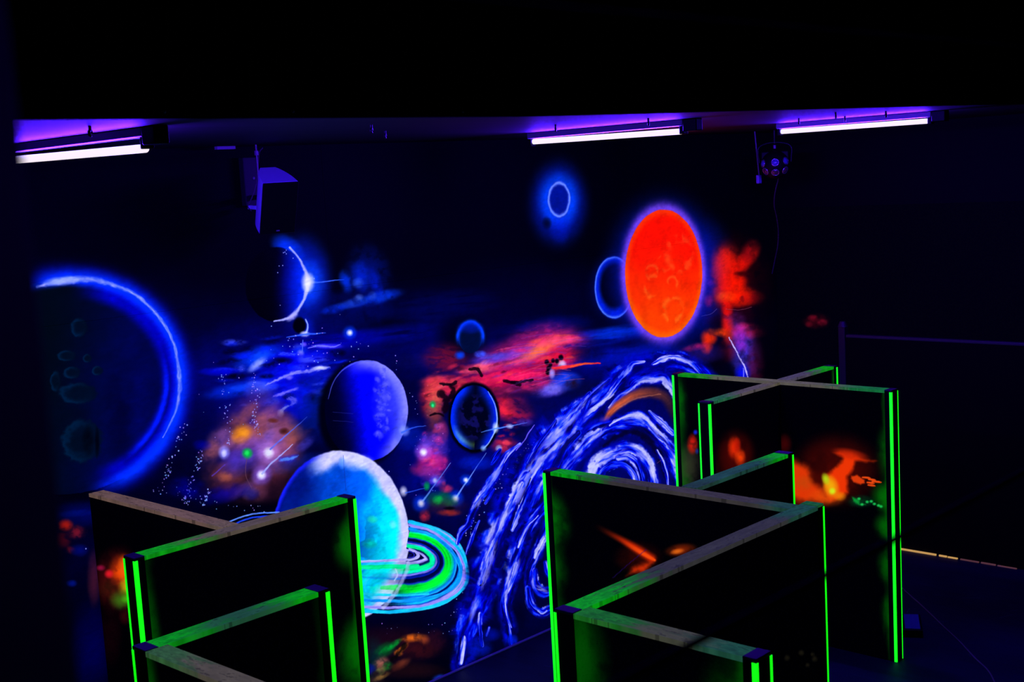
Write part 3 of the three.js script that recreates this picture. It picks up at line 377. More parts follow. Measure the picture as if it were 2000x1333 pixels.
  for (const [x, y, rx, ry, c, a, rot] of [[1430, 560, 80, 110, [60, 0, 6], 0.6, 0], [1420, 540, 36, 70, [255, 22, 0], 0.95, 0], [1412, 515, 26, 34, [240, 25, 5], 0.9, 0], [1450, 515, 46, 18, [225, 15, 5], 0.95, -45], [1465, 492, 20, 28, [150, 8, 15], 0.8, 30], [1430, 552, 34, 20, [255, 20, 0], 0.9, 0], [1440, 580, 52, 24, [255, 25, 0], 0.95, 0], [1418, 580, 22, 12, [255, 80, 10], 0.7, 0], [1470, 582, 26, 16, [170, 8, 12], 0.8, 0], [1384, 588, 10, 14, [190, 15, 50], 0.8, 0], [1386, 552, 8, 8, [120, 20, 120], 0.7, 0], [1420, 620, 14, 46, [245, 15, 5], 0.9, 0], [1425, 650, 18, 30, [240, 30, 20], 0.85, -20], [1385, 660, 18, 18, [255, 45, 5], 0.95, 30], [1380, 678, 14, 16, [250, 40, 0], 0.95, 0], [1410, 650, 30, 10, [235, 60, 10], 0.85, 10], [1360, 678, 30, 8, [190, 20, 60], 0.8, -14], [1462, 648, 36, 18, [150, 12, 50], 0.8, 0], [1450, 640, 16, 12, [230, 30, 90], 0.8, 0], [1466, 655, 12, 10, [210, 20, 50], 0.8, 0], [1455, 690, 34, 60, [70, 50, 220], 0.8, -10], [1445, 660, 16, 34, [180, 40, 210], 0.7, -14], [1475, 710, 20, 60, [90, 5, 40], 0.6, 0], [1420, 685, 20, 26, [120, 8, 20], 0.6, 0], [1435, 625, 24, 20, [100, 30, 130], 0.5, 0]]) M.cloud(x, y, rx * 1.18, ry * 1.18, c, { a, rot, n: 0.5, f: 13 });
  M.cloud(1405, 700, 26, 40, [3, 0, 14], { a: 0.8 }); M.cloud(1400, 632, 18, 24, [8, 0, 16], { a: 0.7 }); M.cloud(1448, 535, 20, 7, [50, 0, 5], { a: 0.8 }); M.cloud(1490, 620, 30, 160, [3, 0, 8], { a: 0.7 }); M.cloud(1450, 730, 20, 24, [0, 10, 250], { a: 0.8 });
  M.ribbon([[1424, 660, 1.5], [1432, 676, 2], [1441, 692, 2.2], [1448, 706, 2.4], [1455, 718, 2.6], [1460, 738, 2.2], [1468, 770, 2], [1462, 800, 1.5]], [190, 180, 255], { soft: 0.9, rough: 0.6, f: 5 }); M.line([[1452, 720, 1.6], [1452, 740, 1.4], [1445, 765, 1]], 1.5, [110, 110, 255]);
  M.line([[1418, 604, 0.8], [1445, 606, 0.8], [1468, 600, 0.8]], 0.8, [150, 70, 100], { a: 0.6 }); M.line([[1370, 618, 0.8], [1388, 614, 0.8], [1400, 604, 0.8]], 0.8, [110, 90, 160], { a: 0.6 });
  // ---- the orange planet
  M.cloud(1304, 535, 132, 190, [0, 24, 225], { a: 0.9 }); M.patch(1299, 535, 74, 126, (S, T, r, x, y, O) => { const k = Math.exp(-Math.pow((r - 1) / 0.1, 2)); O[0] = 125; O[1] = 70; O[2] = 240; O[3] = k * 0.85; }, { ext: 1.4 });
  M.patch(1299, 535, 73, 125, (S, T, r, x, y, O) => {
    const k = 1 - sst(0.985, 1.005, r), n = fbm(x / 22 + 8, y / 28 + 3, 3), g = mix(14, 62, sst(-0.6, 0.9, T + 0.3 * (n - 0.5)));
    const low = sst(0.85, 0.99, r) * 0.6, cr = (cx, cy, rr) => { const d = Math.hypot(x - cx, (y - cy) * 0.75) / rr; return Math.exp(-Math.pow((d - 0.85 - 0.35 * (n - 0.5)) / 0.22, 2)) * 0.6 * sst(0.4, 0.62, fbm(x / 14 + cx, y / 18 + cy, 2)); };
    const c = Math.max(cr(28, -38, 26), cr(-22, 26, 17), cr(14, 18, 11), cr(14, 70, 20), cr(-24, -2, 12), cr(2, -20, 14));
    O[0] = 255; O[1] = g + 55 * low + 55 * c; O[2] = 6 * low + 22 * c; O[3] = k;
  }, { ext: 1.02 });
  M.cloud(1370, 690, 60, 26, [60, 30, 190], { a: 0.35 });

  // ---- the spiral galaxy, painted as torn ribbons
  let gs = 0;
  const arm = (pts, { bias = 0, a = 1, str = 1.9, rough = 0.7 } = {}) => { const o = (gs += 7.3), wide = pts.map((p) => [p[0], p[1], p[2] * 1.25]);
    M.ribbon(pts.map((p) => [p[0], p[1], p[2] * 1.6]), [0, 8, 210], { soft: 0.7, rough: 0.4, f: 22, a: 0.92 * a });
    M.ribbon(wide, (x, al, O) => {
      const sh = al / 58 + x * 0.5, q = fbm(sh + o, x * str * 1.25 + o * 1.3, 4), q2 = fbm(al / 19 + o * 2, x * str * 2.1 + o, 3), q3 = fbm(al / 90 + o * 3, x * 0.8 + o, 2);
      sky(clamp(0.54 + (q - 0.5) * 1.55 + (q2 - 0.5) * 0.6 + (q3 - 0.5) * 0.6 + bias * 0.9 - 0.16 * x * x), O); O[3] = 0.75 + 0.25 * sst(0.25, 0.5, q + bias);
    }, { soft: 0.5, rough, f: 12, a }); };
  arm([[1124, 836, 14], [1150, 806, 20], [1185, 774, 24], [1215, 742, 26], [1250, 722, 26], [1290, 716, 24], [1330, 715, 20], [1374, 735, 16], [1410, 780, 14], [1440, 850, 16], [1450, 930, 14]], { bias: -0.12, a: 0.9 });
  arm([[1138, 816, 4], [1161, 795, 6], [1185, 777, 5], [1208, 748, 6], [1226, 724, 7], [1237, 711, 5], [1258, 707, 3]], { bias: 0.18, str: 1.3 });
  arm([[1276, 712, 3], [1292, 704, 5], [1313, 699, 5], [1335, 704, 7], [1352, 712, 6], [1372, 732, 4]], { bias: 0.2, str: 1.3 });
  arm([[1189, 797, 4], [1208, 774, 6], [1230, 760, 6], [1242, 749, 8], [1258, 742, 8], [1278, 742, 10], [1294, 738, 9], [1307, 752, 8], [1320, 772, 7], [1345, 820, 8], [1362, 880, 8]], { bias: 0.18, str: 1.3 });
  M.ribbon([[1183, 822, 7], [1192, 806, 10], [1216, 785, 12], [1246, 770, 14], [1276, 768, 15], [1297, 776, 15], [1312, 796, 16], [1330, 840, 12]], (x, al, O, L) => { const t = al / L, q = fbm(al / 50, x * 3, 3); const z = sst(0.15, 0.85, t); O[0] = mix(200, 34, z) * (0.7 + 0.6 * q); O[1] = mix(86, 18, z) * (0.7 + 0.6 * q); O[2] = mix(46, 44, z); O[3] = 0.92; }, { soft: 0.8 });
  M.cloud(1183, 824, 16, 14, [150, 90, 190], { a: 0.6 }); M.line([[1200, 802], [1240, 780], [1290, 770]], 2, [215, 125, 80], { a: 0.4, rough: 0.5 });
  arm([[1060, 985, 10], [1080, 948, 14], [1103, 914, 14], [1124, 887, 15], [1148, 861, 16], [1169, 842, 15], [1195, 832, 14], [1222, 830, 16], [1250, 832, 18], [1275, 848, 18], [1298, 872, 16], [1318, 900, 14], [1340, 960, 14], [1346, 1030, 12]], { bias: -0.02 });
  arm([[1103, 914, 5], [1124, 886, 8], [1148, 859, 9], [1169, 841, 7]], { bias: 0.22, str: 1.3 }); arm([[1192, 832, 3], [1210, 822, 5], [1230, 815, 8], [1249, 815, 9], [1266, 826, 8], [1281, 842, 7], [1299, 860, 7], [1319, 882, 6]], { bias: 0.24, str: 1.3 }); arm([[1268, 805, 3], [1294, 828, 6], [1314, 848, 6]], { bias: 0.05 });
  M.ribbon([[1180, 872, 6], [1205, 852, 8], [1235, 845, 9], [1262, 858, 10], [1285, 885, 10], [1300, 930, 8]], [4, 2, 40], { soft: 0.8, rough: 0.4, a: 0.85 });
  arm([[1140, 960, 10], [1155, 922, 13], [1170, 900, 14], [1188, 888, 13], [1210, 881, 13], [1232, 877, 12], [1250, 886, 12], [1264, 900, 10], [1273, 920, 9], [1279, 950, 9], [1276, 1000, 9]], { bias: 0.12 });
  arm([[1165, 940, 6], [1178, 920, 6], [1193, 910, 6], [1211, 907, 6], [1227, 914, 6], [1238, 928, 6], [1244, 960, 6]], { bias: 0.1 }); arm([[1208, 895, 5], [1225, 893, 6], [1240, 903, 7], [1250, 925, 6], [1256, 955, 6]], { bias: 0 });
  arm([[1283, 880, 2], [1294, 902, 4], [1303, 928, 4], [1306, 970, 4]], { bias: 0.05 }); M.line([[1283, 905, 0.8], [1298, 896, 0.8]], 0.8, [120, 60, 120], { a: 0.6 });
  // the great left arm pouring to the floor
  arm([[902, 1300, 16], [912, 1240, 22], [930, 1180, 26], [948, 1125, 27], [964, 1075, 26], [984, 1020, 26], [1008, 965, 28], [1034, 920, 32], [1064, 880, 34], [1094, 850, 28], [1122, 818, 20], [1140, 790, 11], [1152, 768, 3]], { bias: -0.03 });
  arm([[1030, 935, 8], [1046, 905, 12], [1068, 876, 16], [1092, 850, 17], [1114, 822, 14], [1134, 795, 8], [1150, 772, 2]], { bias: 0.24, str: 1.3 }); arm([[938, 1140, 5], [955, 1085, 8], [970, 1050, 6], [986, 1005, 7], [1008, 960, 9], [1028, 928, 9]], { bias: 0.16, str: 1.3 });
  arm([[1000, 1036, 3], [1013, 1002, 5], [1028, 965, 6], [1040, 935, 6], [1058, 905, 5]], { bias: 0.25, str: 1.3 }); arm([[994, 1000, 4], [1004, 976, 6], [1020, 945, 6]], { bias: 0.15, str: 1.3 });
  M.ribbon([[1014, 985, 1.5], [1024, 962, 3], [1031, 948, 2.5], [1037, 935, 1]], [2, 2, 90], { rough: 0.4, soft: 0.6 });
  arm([[1040, 1010, 12], [1052, 975, 14], [1066, 945, 12], [1090, 905, 10], [1110, 870, 8], [1130, 846, 6]], { bias: -0.22, a: 0.9 });
  // middle strands
  arm([[1000, 1262, 9], [993, 1223, 11], [986, 1180, 13], [995, 1140, 14], [1007, 1098, 15], [1020, 1056, 15], [1036, 1022, 14], [1060, 990, 12], [1080, 955, 10]], { bias: -0.1 });
  arm([[999, 1226, 2], [990, 1200, 3.5], [988, 1165, 3.5], [1001, 1132, 5], [1009, 1104, 4]], { bias: 0.26, str: 1.3 }); arm([[1012, 1070, 3], [1020, 1048, 5], [1032, 1026, 4], [1050, 1008, 3]], { bias: 0.2, str: 1.3 });
  arm([[1031, 1156, 4], [1032, 1120, 8], [1046, 1086, 9], [1062, 1050, 10], [1080, 1010, 9]], { bias: -0.05 }); arm([[1044, 1090, 3], [1053, 1068, 4], [1062, 1052, 3]], { bias: 0.24, str: 1.3 });
  arm([[1032, 1150, 6], [1037, 1180, 8], [1058, 1197, 8], [1078, 1188, 8], [1110, 1175, 10], [1160, 1150, 12], [1220, 1110, 12]], { bias: -0.05 }); arm([[1044, 1115, 5], [1046, 1140, 7], [1058, 1156, 9], [1075, 1155, 8], [1100, 1140, 8]], { bias: 0.2, str: 1.3 }); M.line([[1050, 1194], [1058, 1200], [1068, 1194]], 2, [150, 160, 255]);
  arm([[1066, 1100, 4], [1070, 1120, 5], [1085, 1130, 5]], { bias: 0.1 });
  // thin left strands
  arm([[893, 1062, 3], [900, 1040, 5], [914, 1024, 6], [922, 1000, 6], [932, 982, 7], [946, 962, 8], [962, 936, 9], [978, 910, 8], [990, 888, 5], [1004, 874, 2]], { bias: 0.12, str: 1.3 }); arm([[911, 1082, 2], [919, 1060, 4], [927, 1038, 3], [936, 1018, 2]], { bias: 0.05, str: 1.3 }); arm([[948, 984, 2], [957, 970, 3], [966, 956, 2]], { bias: 0.18, str: 1.3 });
  arm([[985, 905, 2], [1000, 882, 4], [1016, 868, 3]], { bias: 0.1, str: 1.3 }); M.line([[1008, 880, 1.4], [1024, 861, 1.6], [1033, 846, 1.6], [1044, 831, 1]], 1.5, [110, 90, 250], { rough: 0.4, f: 6 }); arm([[960, 905, 3], [968, 892, 5], [976, 880, 3]], { bias: 0.1 });
  arm([[1030, 905, 3], [1050, 872, 5], [1072, 842, 4], [1086, 822, 2]], { bias: -0.06, a: 0.8 }); arm([[1130, 800, 3], [1160, 768, 5], [1190, 742, 4]], { bias: -0.1, a: 0.7 });
  // broad pale feathering inside the arms
  for (const [x, y, rx, ry, rot] of [[1040, 915, 46, 15, -58], [1076, 868, 50, 20, -48], [1112, 822, 40, 14, -52], [1136, 792, 24, 7, -58], [1058, 900, 34, 9, -55], [960, 1085, 44, 11, -72], [946, 1130, 36, 10, -70], [985, 1010, 34, 9, -66], [1016, 965, 40, 9, -62], [1134, 878, 34, 10, -48], [1166, 848, 30, 9, -38], [1240, 818, 34, 9, 0], [1284, 845, 30, 8, 42], [1310, 870, 22, 7, 50], [1200, 884, 32, 9, -18], [1250, 890, 26, 8, 30], [1266, 745, 32, 8, -4], [1300, 748, 16, 7, 35], [1225, 726, 20, 6, -50], [1335, 704, 26, 6, 14], [968, 930, 30, 7, -58], [935, 985, 26, 6, -62], [1008, 1110, 26, 6, -68], [1022, 1046, 24, 6, -58], [1056, 1152, 20, 10, 20], [925, 1190, 34, 8, -74], [905, 1260, 24, 6, -86]])
    M.cloud(x, y, rx, ry, [160, 162, 255], { a: 0.7, rot, n: 0.95, f: 24, fy: 5, lo: 0.42, hi: 0.6 });
  // feet of the strands on the skirting
  arm([[900, 1296, 4], [904, 1270, 5], [906, 1245, 3]], { bias: 0.1, str: 1.3 }); arm([[942, 1262, 3], [937, 1225, 4], [938, 1200, 4]], { bias: 0.22, str: 1.3 }); arm([[950, 1242, 2], [955, 1226, 2.5]], { bias: 0.2 }); M.cloud(935, 1265, 34, 26, [0, 25, 235], { a: 0.7, n: 0.4, f: 14 }); M.cloud(960, 1240, 24, 18, [0, 15, 190], { a: 0.6 }); M.cloud(1000, 1250, 16, 14, [0, 35, 235], { a: 0.7 }); M.cloud(862, 1330, 22, 16, [20, 70, 255], { a: 0.9 });
  for (const [x, y, rx, ry] of [[890, 1270, 12, 40], [968, 1180, 14, 40], [1016, 1200, 22, 40], [985, 1110, 8, 34]]) M.cloud(x, y, rx, ry, [0, 0, 26], { a: 0.55, n: 0.4, f: 14 });
  M.hand(0.0032, 0.13);
}
console.log('mural painted');

// ---------------------------------------------------------------- materials
const blackPaint = matt(new THREE.Color().setRGB(0.0018, 0.0018, 0.0022), 0.8, 0.15);
const wallPaint = matt(new THREE.Color().setRGB(0.004, 0.004, 0.005), 0.9, 0.1);
const darkMetal = std(new THREE.Color().setRGB(0.012, 0.012, 0.014), 0.4, { metalness: 0.4 });
const blackPlastic = matt(new THREE.Color().setRGB(0.004, 0.004, 0.005), 0.5, 0.3);
const capPlastic = std(new THREE.Color().setRGB(0.013, 0.013, 0.0135), 0.7);
const enamel = std(new THREE.Color().setRGB(0.3, 0.3, 0.31), 0.4);
const cableSkin = std(new THREE.Color().setRGB(0.10, 0.08, 0.09), 0.6);
const greenTape = std(new THREE.Color().setRGB(0.05, 0.9, 0.05), 0.6, { emissive: new THREE.Color().setRGB(0.006, 1.0, 0.006), emissiveIntensity: 1.0 });

// ---------------------------------------------------------------- the room
const XL = -12.6, XR = 0.12, ZF = 9.2, TOP = 4.7;
// mural wall: a core behind, and the painted sheets fixed to it with open joints
{
  const w = structure('wall_back');
  part('wall_core', BX(XR - XL + 0.4, TOP + 0.2, 0.2), blackPaint, w, [(XL + XR) / 2, TOP / 2, -0.115]);
  const cols = [-8.7, -7.86, -5.42, -2.98, -0.54, MU1], rows = [0, 0.19, 1.18, 2.005, 2.97, CEIL], px = (x) => Math.round((x - MU0) / 0.0025);
  const slices = [[-8.7, -5.42], [-5.42, -2.98], [-2.98, MU1]].map(([a, b]) => ({ a, b, m: glowing(mural.texture(px(a), px(b)), 1.0) }));
  for (let c = 0; c < 5; c++) for (let r = 0; r < 5; r++) {
    const x0 = cols[c] + 0.0012, x1 = cols[c + 1] - 0.0012, y0 = rows[r] + 0.0012, y1 = rows[r + 1] - 0.0012, s = slices.find((q) => x0 > q.a && x1 < q.b + 0.001);
    const g = BX(x1 - x0, y1 - y0, 0.015), p = g.attributes.position, uv = g.attributes.uv, X = (x0 + x1) / 2, Y = (y0 + y1) / 2;
    for (let k = 0; k < p.count; k++) uv.setXY(k, (p.getX(k) + X - s.a) / (s.b - s.a), (p.getY(k) + Y) / CEIL);
    part('panel', g, s.m, w, [X, Y, -0.0075 + (((c * 3 + r * 5) % 4) - 1.5) * 0.0006]);
  }
  part('panel', BX(MU0 - XL - 0.003, CEIL, 0.015), blackPaint, w, [(MU0 + XL) / 2, CEIL / 2, -0.0075]);
}
{ const t = structure('baseboard_back'); part('highlight_trim', new THREE.CylinderGeometry(0.011, 0.011, -MU0 + 0.1, 10).rotateZ(Math.PI / 2), std(new THREE.Color().setRGB(0.3, 0.32, 0.36), 0.5), t, [MU0 / 2 + 0.05, 0.008, 0.009]); }  // pale trim added for the bright line where wall meets floor
// right wall, with one small faded red cloud sprayed on it
{
  const w = structure('wall_right');
  const P = new Paint(0, 3.2, 1.2, 3.2, 0.006, (x, y) => { const p = onX(x, y, XR); return [p.z, p.y]; }, [1, 1, 8]);
  for (const [x, y, rx, ry, c, a] of [[1594, 628, 34, 20, [60, 2, 14], 0.8], [1588, 622, 14, 9, [120, 10, 30], 0.9], [1606, 630, 14, 9, [125, 12, 34], 0.9], [1580, 634, 10, 8, [100, 8, 25], 0.8]]) P.cloud(x, y, rx, ry, c, { a, n: 0.6, f: 9 });
  const t = P.texture(), m = glowing(t, 0.8, 0.85), g = BX(0.02, 2.0, 3.2), p = g.attributes.position, uv = g.attributes.uv;
  for (let k = 0; k < p.count; k++) uv.setXY(k, (p.getZ(k) + 1.6) / 3.2, (p.getY(k) + 1.0) / 2.0);
  part('painted_panel', g, m, w, [XR + 0.009, 2.2, 1.6]);
  part('wall_core', BX(0.2, TOP + 0.2, ZF + 0.4), wallPaint, w, [XR + 0.101, TOP / 2, ZF / 2 - 0.1]);
}
{ const w = structure('wall_left'); part('wall_core', BX(0.2, TOP + 0.2, ZF + 0.4), blackPaint, w, [XL - 0.1, TOP / 2, ZF / 2]); }
{ const w = structure('wall_front'); part('wall_core', BX(XR - XL + 0.4, TOP + 0.2, 0.2), blackPaint, w, [(XL + XR) / 2, TOP / 2, ZF + 0.1]); }
// floor: dark vinyl with scuffs and grit
{
  const N = 1024, d = new Uint8Array(N * N * 4);
  for (let j = 0; j < N; j++) for (let i = 0; i < N; i++) {
    const n = fbm(i / 150, j / 150, 5), s = fbm(i / 9 + 40, j / 60 + 9, 3), o = (j * N + i) * 4; let v = 34 + (n - 0.5) * 20 + (s - 0.5) * 12; const h = HT[(i * 131 + j * 7919) & 65535]; if (h > 0.9992) v += 60;
    d[o] = v * 0.62; d[o + 1] = v * 0.85; d[o + 2] = v * 1.35; d[o + 3] = 255;
  }
  for (let k = 0; k < 150; k++) { let x = rnd() * N, y = rnd() * N; const a = rnd() * 6.28, L = 6 + rnd() * 34, b = 20 + rnd() * 50; for (let q = 0; q < L; q++) { x += Math.cos(a + q * 0.01); y += Math.sin(a + q * 0.01); const o = ((((y | 0) + N) % N) * N + (((x | 0) + N) % N)) * 4; for (let c = 0; c < 3; c++) d[o + c] = Math.min(255, d[o + c] + b); } }
  const t = new THREE.DataTexture(d, N, N, THREE.RGBAFormat); t.colorSpace = THREE.SRGBColorSpace; t.wrapS = t.wrapT = THREE.RepeatWrapping; t.magFilter = THREE.LinearFilter; t.minFilter = THREE.LinearMipmapLinearFilter; t.generateMipmaps = true; t.needsUpdate = true;
  const m = new THREE.MeshPhysicalMaterial({ map: t, roughness: 0.6, specularIntensity: 0.35 }), g = BX(XR - XL + 0.4, 0.2, ZF + 0.4), p = g.attributes.position, uv = g.attributes.uv;
  for (let k = 0; k < p.count; k++) uv.setXY(k, p.getX(k) / 4, p.getZ(k) / 4);
  const f = structure('floor'); part('floor_slab', g, m, f, [(XL + XR) / 2, -0.1, ZF / 2]);
}
// ceiling: a board soffit along the mural wall, its black fascia, and the higher black ceiling over the rest of the room
{
  const c = structure('ceiling'), front = [[XL, 2.56], [-6.2, 2.47], [-4.9, 2.74], [-3.25, 3.13], [-2.1, 3.32], [XR, 3.62]];
  const N = 1024, H = 512, d = new Uint8Array(N * H * 4);
  for (let j = 0; j < H; j++) for (let i = 0; i < N; i++) {
    const b = Math.floor(j / 36), e = j % 36, n = fbm(i / 130 + b * 9, j / 5, 4), q = fbm(i / 400 + b * 31, b * 3, 2), o = (j * N + i) * 4; let v = 22 + (n - 0.5) * 24 + (q - 0.5) * 26; if (e < 2) v *= 0.35;
    d[o] = v; d[o + 1] = v * 0.94; d[o + 2] = v * 0.9; d[o + 3] = 255;
  }
  const t = new THREE.DataTexture(d, N, H, THREE.RGBAFormat); t.colorSpace = THREE.SRGBColorSpace; t.wrapS = t.wrapT = THREE.RepeatWrapping; t.magFilter = THREE.LinearFilter; t.minFilter = THREE.LinearMipmapLinearFilter; t.generateMipmaps = true; t.repeat.set(1 / 4, 1 / 2); t.needsUpdate = true;
  const boards = new THREE.MeshPhysicalMaterial({ map: t, roughness: 0.6, specularIntensity: 0.3, bumpMap: t, bumpScale: 0.004 });
  const sh = new THREE.Shape([[XL, 0], ...front, [XR, 0]].map(([x, z]) => new THREE.Vector2(x, z)));
  const g = new THREE.ExtrudeGeometry(sh, { depth: 0.12, bevelEnabled: false }); g.rotateX(Math.PI / 2); g.translate(0, CEIL + 0.12, 0);
  part('soffit', g, boards, c);
  for (let k = 0; k + 1 < front.length; k++) {
    const [x0, z0] = front[k], [x1, z1] = front[k + 1], L = Math.hypot(x1 - x0, z1 - z0);
    part('fascia', BX(L, TOP - CEIL, 0.03), blackPaint, c, [(x0 + x1) / 2, (CEIL + TOP) / 2 + 0.001, (z0 + z1) / 2 + 0.016], [0, -Math.atan2(z1 - z0, x1 - x0), 0]);
  }
  part('upper_slab', BX(XR - XL + 0.4, 0.2, ZF + 0.4), blackPaint, c, [(XL + XR) / 2, TOP + 0.1, ZF / 2]);
  for (const [x, y] of [[322, 218], [573, 218], [905, 218]]) { const q = onZ(x, y, 2.56); part('screw', new THREE.SphereGeometry(0.006, 8, 6), enamel, c, [q.x, q.y, q.z - 0.002]); }
}

// ---------------------------------------------------------------- black-light fittings
const tubeGlass = std(new THREE.Color().setRGB(0.5, 0.4, 0.6), 0.3, { emissive: TUBE_GLOW, emissiveIntensity: 1.0 });
TUBES.forEach((T, i) => {
  const [ya, za] = T.a, [yb, zb] = T.b, L = zb - za, zm = (za + zb) / 2, ym = (ya + yb) / 2, tilt = Math.atan2(ya - yb, L);
  const label = ['violet black-light tube fitting above the great blue planet, beside the loudspeaker', 'violet black-light tube fitting above the small eclipsed blue star', 'violet black-light tube fitting next to the multi-lens effect light'][i];
  const o = thing('black_light_fitting', label, 'tube light', [T.x, CEIL, zm], 0, 'black-light tubes under the soffit');
  part('housing', RB(0.062, 0.04, L + 0.06, 0.006), enamel, o, [0, -0.0205, 0]);
  part('tube', new THREE.CylinderGeometry(0.0175, 0.0175, L, 24).rotateX(Math.PI / 2), tubeGlass, o, [0, ym - CEIL, 0], [tilt, 0, 0]);
  part('lamp_holder', RB(0.05, 0.088, 0.024, 0.005), blackPlastic, o, [0, -0.045, -L / 2 - 0.013]);
  part('lamp_holder', RB(0.05, 0.088, 0.03, 0.005), blackPlastic, o, [0, -0.045, L / 2 + 0.016]);
  part('starter_box', RB(0.07, 0.075, 0.10, 0.008), blackPlastic, o, [0, -0.038, L / 2 + 0.083]);
  for (const [dx, dy, nx, ny] of [[0, -0.0195, 0, -1], [-0.0195, 0, -1, 0.25], [0.0195, 0, 1, 0.25]]) {
    const l = new THREE.RectAreaLight(UV, TUBE_RADIANCE, 0.03, L * 0.98); l.name = 'tube_light'; l.position.set(T.x + dx, ym + dy, zm); l.up.set(0, 0, 1);
    l.lookAt(T.x + dx + nx, ym + dy + ny, zm); scene.add(l);
  }
});

// ---------------------------------------------------------------- maze panels: 2 m boards with a raw top edge and dark posts whose corners carry fluorescent green strips
const PH = 2.0, PT = 0.092;
Paint.prototype.metric = function (fn) { const p = this.place; this.place = (x, y) => [x / 300, -y / 300]; fn((u) => u * 300, (v) => -v * 300); this.place = p; };
Paint.prototype.poly = function (pts, col, { soft = 4, rough = 0, f = 10, a = 1 } = {}) {
  const q = pts.map((p) => this.place(...p)), k = Math.abs(this.place(pts[0][0], pts[0][1] + 1)[1] - q[0][1]), us = q.map((p) => p[0]), vs = q.map((p) => p[1]), o = rnd() * 99;
  const i0 = Math.max(0, Math.floor((Math.min(...us) - this.u0) / this.res)), i1 = Math.min(this.W - 1, Math.ceil((Math.max(...us) - this.u0) / this.res)), j0 = Math.max(0, Math.floor((Math.min(...vs) - this.v0) / this.res)), j1 = Math.min(this.H - 1, Math.ceil((Math.max(...vs) - this.v0) / this.res));
  for (let j = j0; j <= j1; j++) for (let i = i0; i <= i1; i++) {
    const u = this.u0 + (i + 0.5) * this.res, v = this.v0 + (j + 0.5) * this.res; let ins = false, d = 1e9;
    for (let n = 0, m = q.length - 1; n < q.length; m = n++) {
      const [ax, ay] = q[n], [bx, by] = q[m]; if ((ay > v) !== (by > v) && u < (bx - ax) * (v - ay) / (by - ay) + ax) ins = !ins;
      const t = clamp(((u - ax) * (bx - ax) + (v - ay) * (by - ay)) / ((bx - ax) ** 2 + (by - ay) ** 2)); d = Math.min(d, Math.hypot(u - ax - (bx - ax) * t, v - ay - (by - ay) * t));
    }
    if (!ins) continue;
    const e = d / k + rough * (fbm(u / k / f + o, v / k / f, 3) - 0.5); this.put(j * this.W + i, col[0] / 255, col[1] / 255, col[2] / 255, sst(0, soft, e) * a);
  }
};
const GREEN = [3, 112, 5];
// green overspray beside a post, in separate bursts: side -1/+1, [height, reach, half height, strength]
function spray(P, half, side, bursts) {
  P.metric((U, Vv) => { const s0 = bursts.reduce((m, q) => Math.max(m, q[3]), 0) * 0.55; P.ribbon([0.02, 0.4, 0.8, 1.2, 1.6, 1.97].map((h) => [U(side * (half + 0.01)), Vv(h), 14 + 6 * HT[(h * 977) & 65535]]), GREEN, { soft: 0.95, rough: 0.6, f: 60, a: s0 }); for (const [h, reach, hh, a] of bursts) { P.cloud(U(side * half), Vv(h), reach * 300, hh * 300, GREEN, { a, n: 0.55, f: 26 }); P.cloud(U(side * (half - 0.015)), Vv(h), reach * 150, hh * 210, GREEN, { a: a * 0.7, n: 0.5, f: 14 }); } });
}
function topTexture(L, base, sprayed) {
  const W = 256, H = 24, d = new Uint8Array(W * H * 4), o1 = rnd() * 99;
  for (let j = 0; j < H; j++) for (let i = 0; i < W; i++) {
    const u = (i / W - 0.5) * L, n = fbm(u * 9 + o1, j / 5, 4), q = fbm(u * 30 + o1, j / 3 + 8, 3), o = (j * W + i) * 4, c = base.map((b) => b * (0.72 + 0.34 * n + 0.24 * q));
    for (const [at, reach, col, a] of sprayed) { const k = (1 - sst(0.25, 1, Math.abs(u - at) / reach + (n - 0.5) * 0.7 + (q - 0.5) * 0.5)) * a; for (let e = 0; e < 3; e++) c[e] = mix(c[e], col[e] * (0.6 + 0.7 * q), k); }
    if (q > 0.72) for (let e = 0; e < 3; e++) c[e] *= 0.7;
    for (let e = 0; e < 3; e++) d[o + e] = clamp(c[e], 0, 255); d[o + 3] = 255;
  }
  const t = new THREE.DataTexture(d, W, H, THREE.RGBAFormat); t.colorSpace = THREE.SRGBColorSpace; t.magFilter = THREE.LinearFilter; t.needsUpdate = true; return t;
}
const PL = 0.054;                                        // a post is shorter along the run than the panel is thick
// L-shaped corner trim: one leg on the long face, one on the end face, for the local corner (sx, sz)
const trim = (sx, sz, w = 0.017) => { const h = PH - 0.014, e = Math.min(w, 0.009), a = BX(w, h, 0.003), b = BX(0.003, h, e + 0.003); a.translate(sx * (PL / 2 - w / 2), h / 2, sz * (PT / 2 + 0.0015)); b.translate(sx * (PL / 2 + 0.0015), h / 2, sz * (PT / 2 + 0.0015 - e / 2)); return mergeGeometries([a, b]); };
const TOP_GREEN = [6, 190, 20], TEAL = [30, 92, 72];  // greens mixed into the top edges near their ends
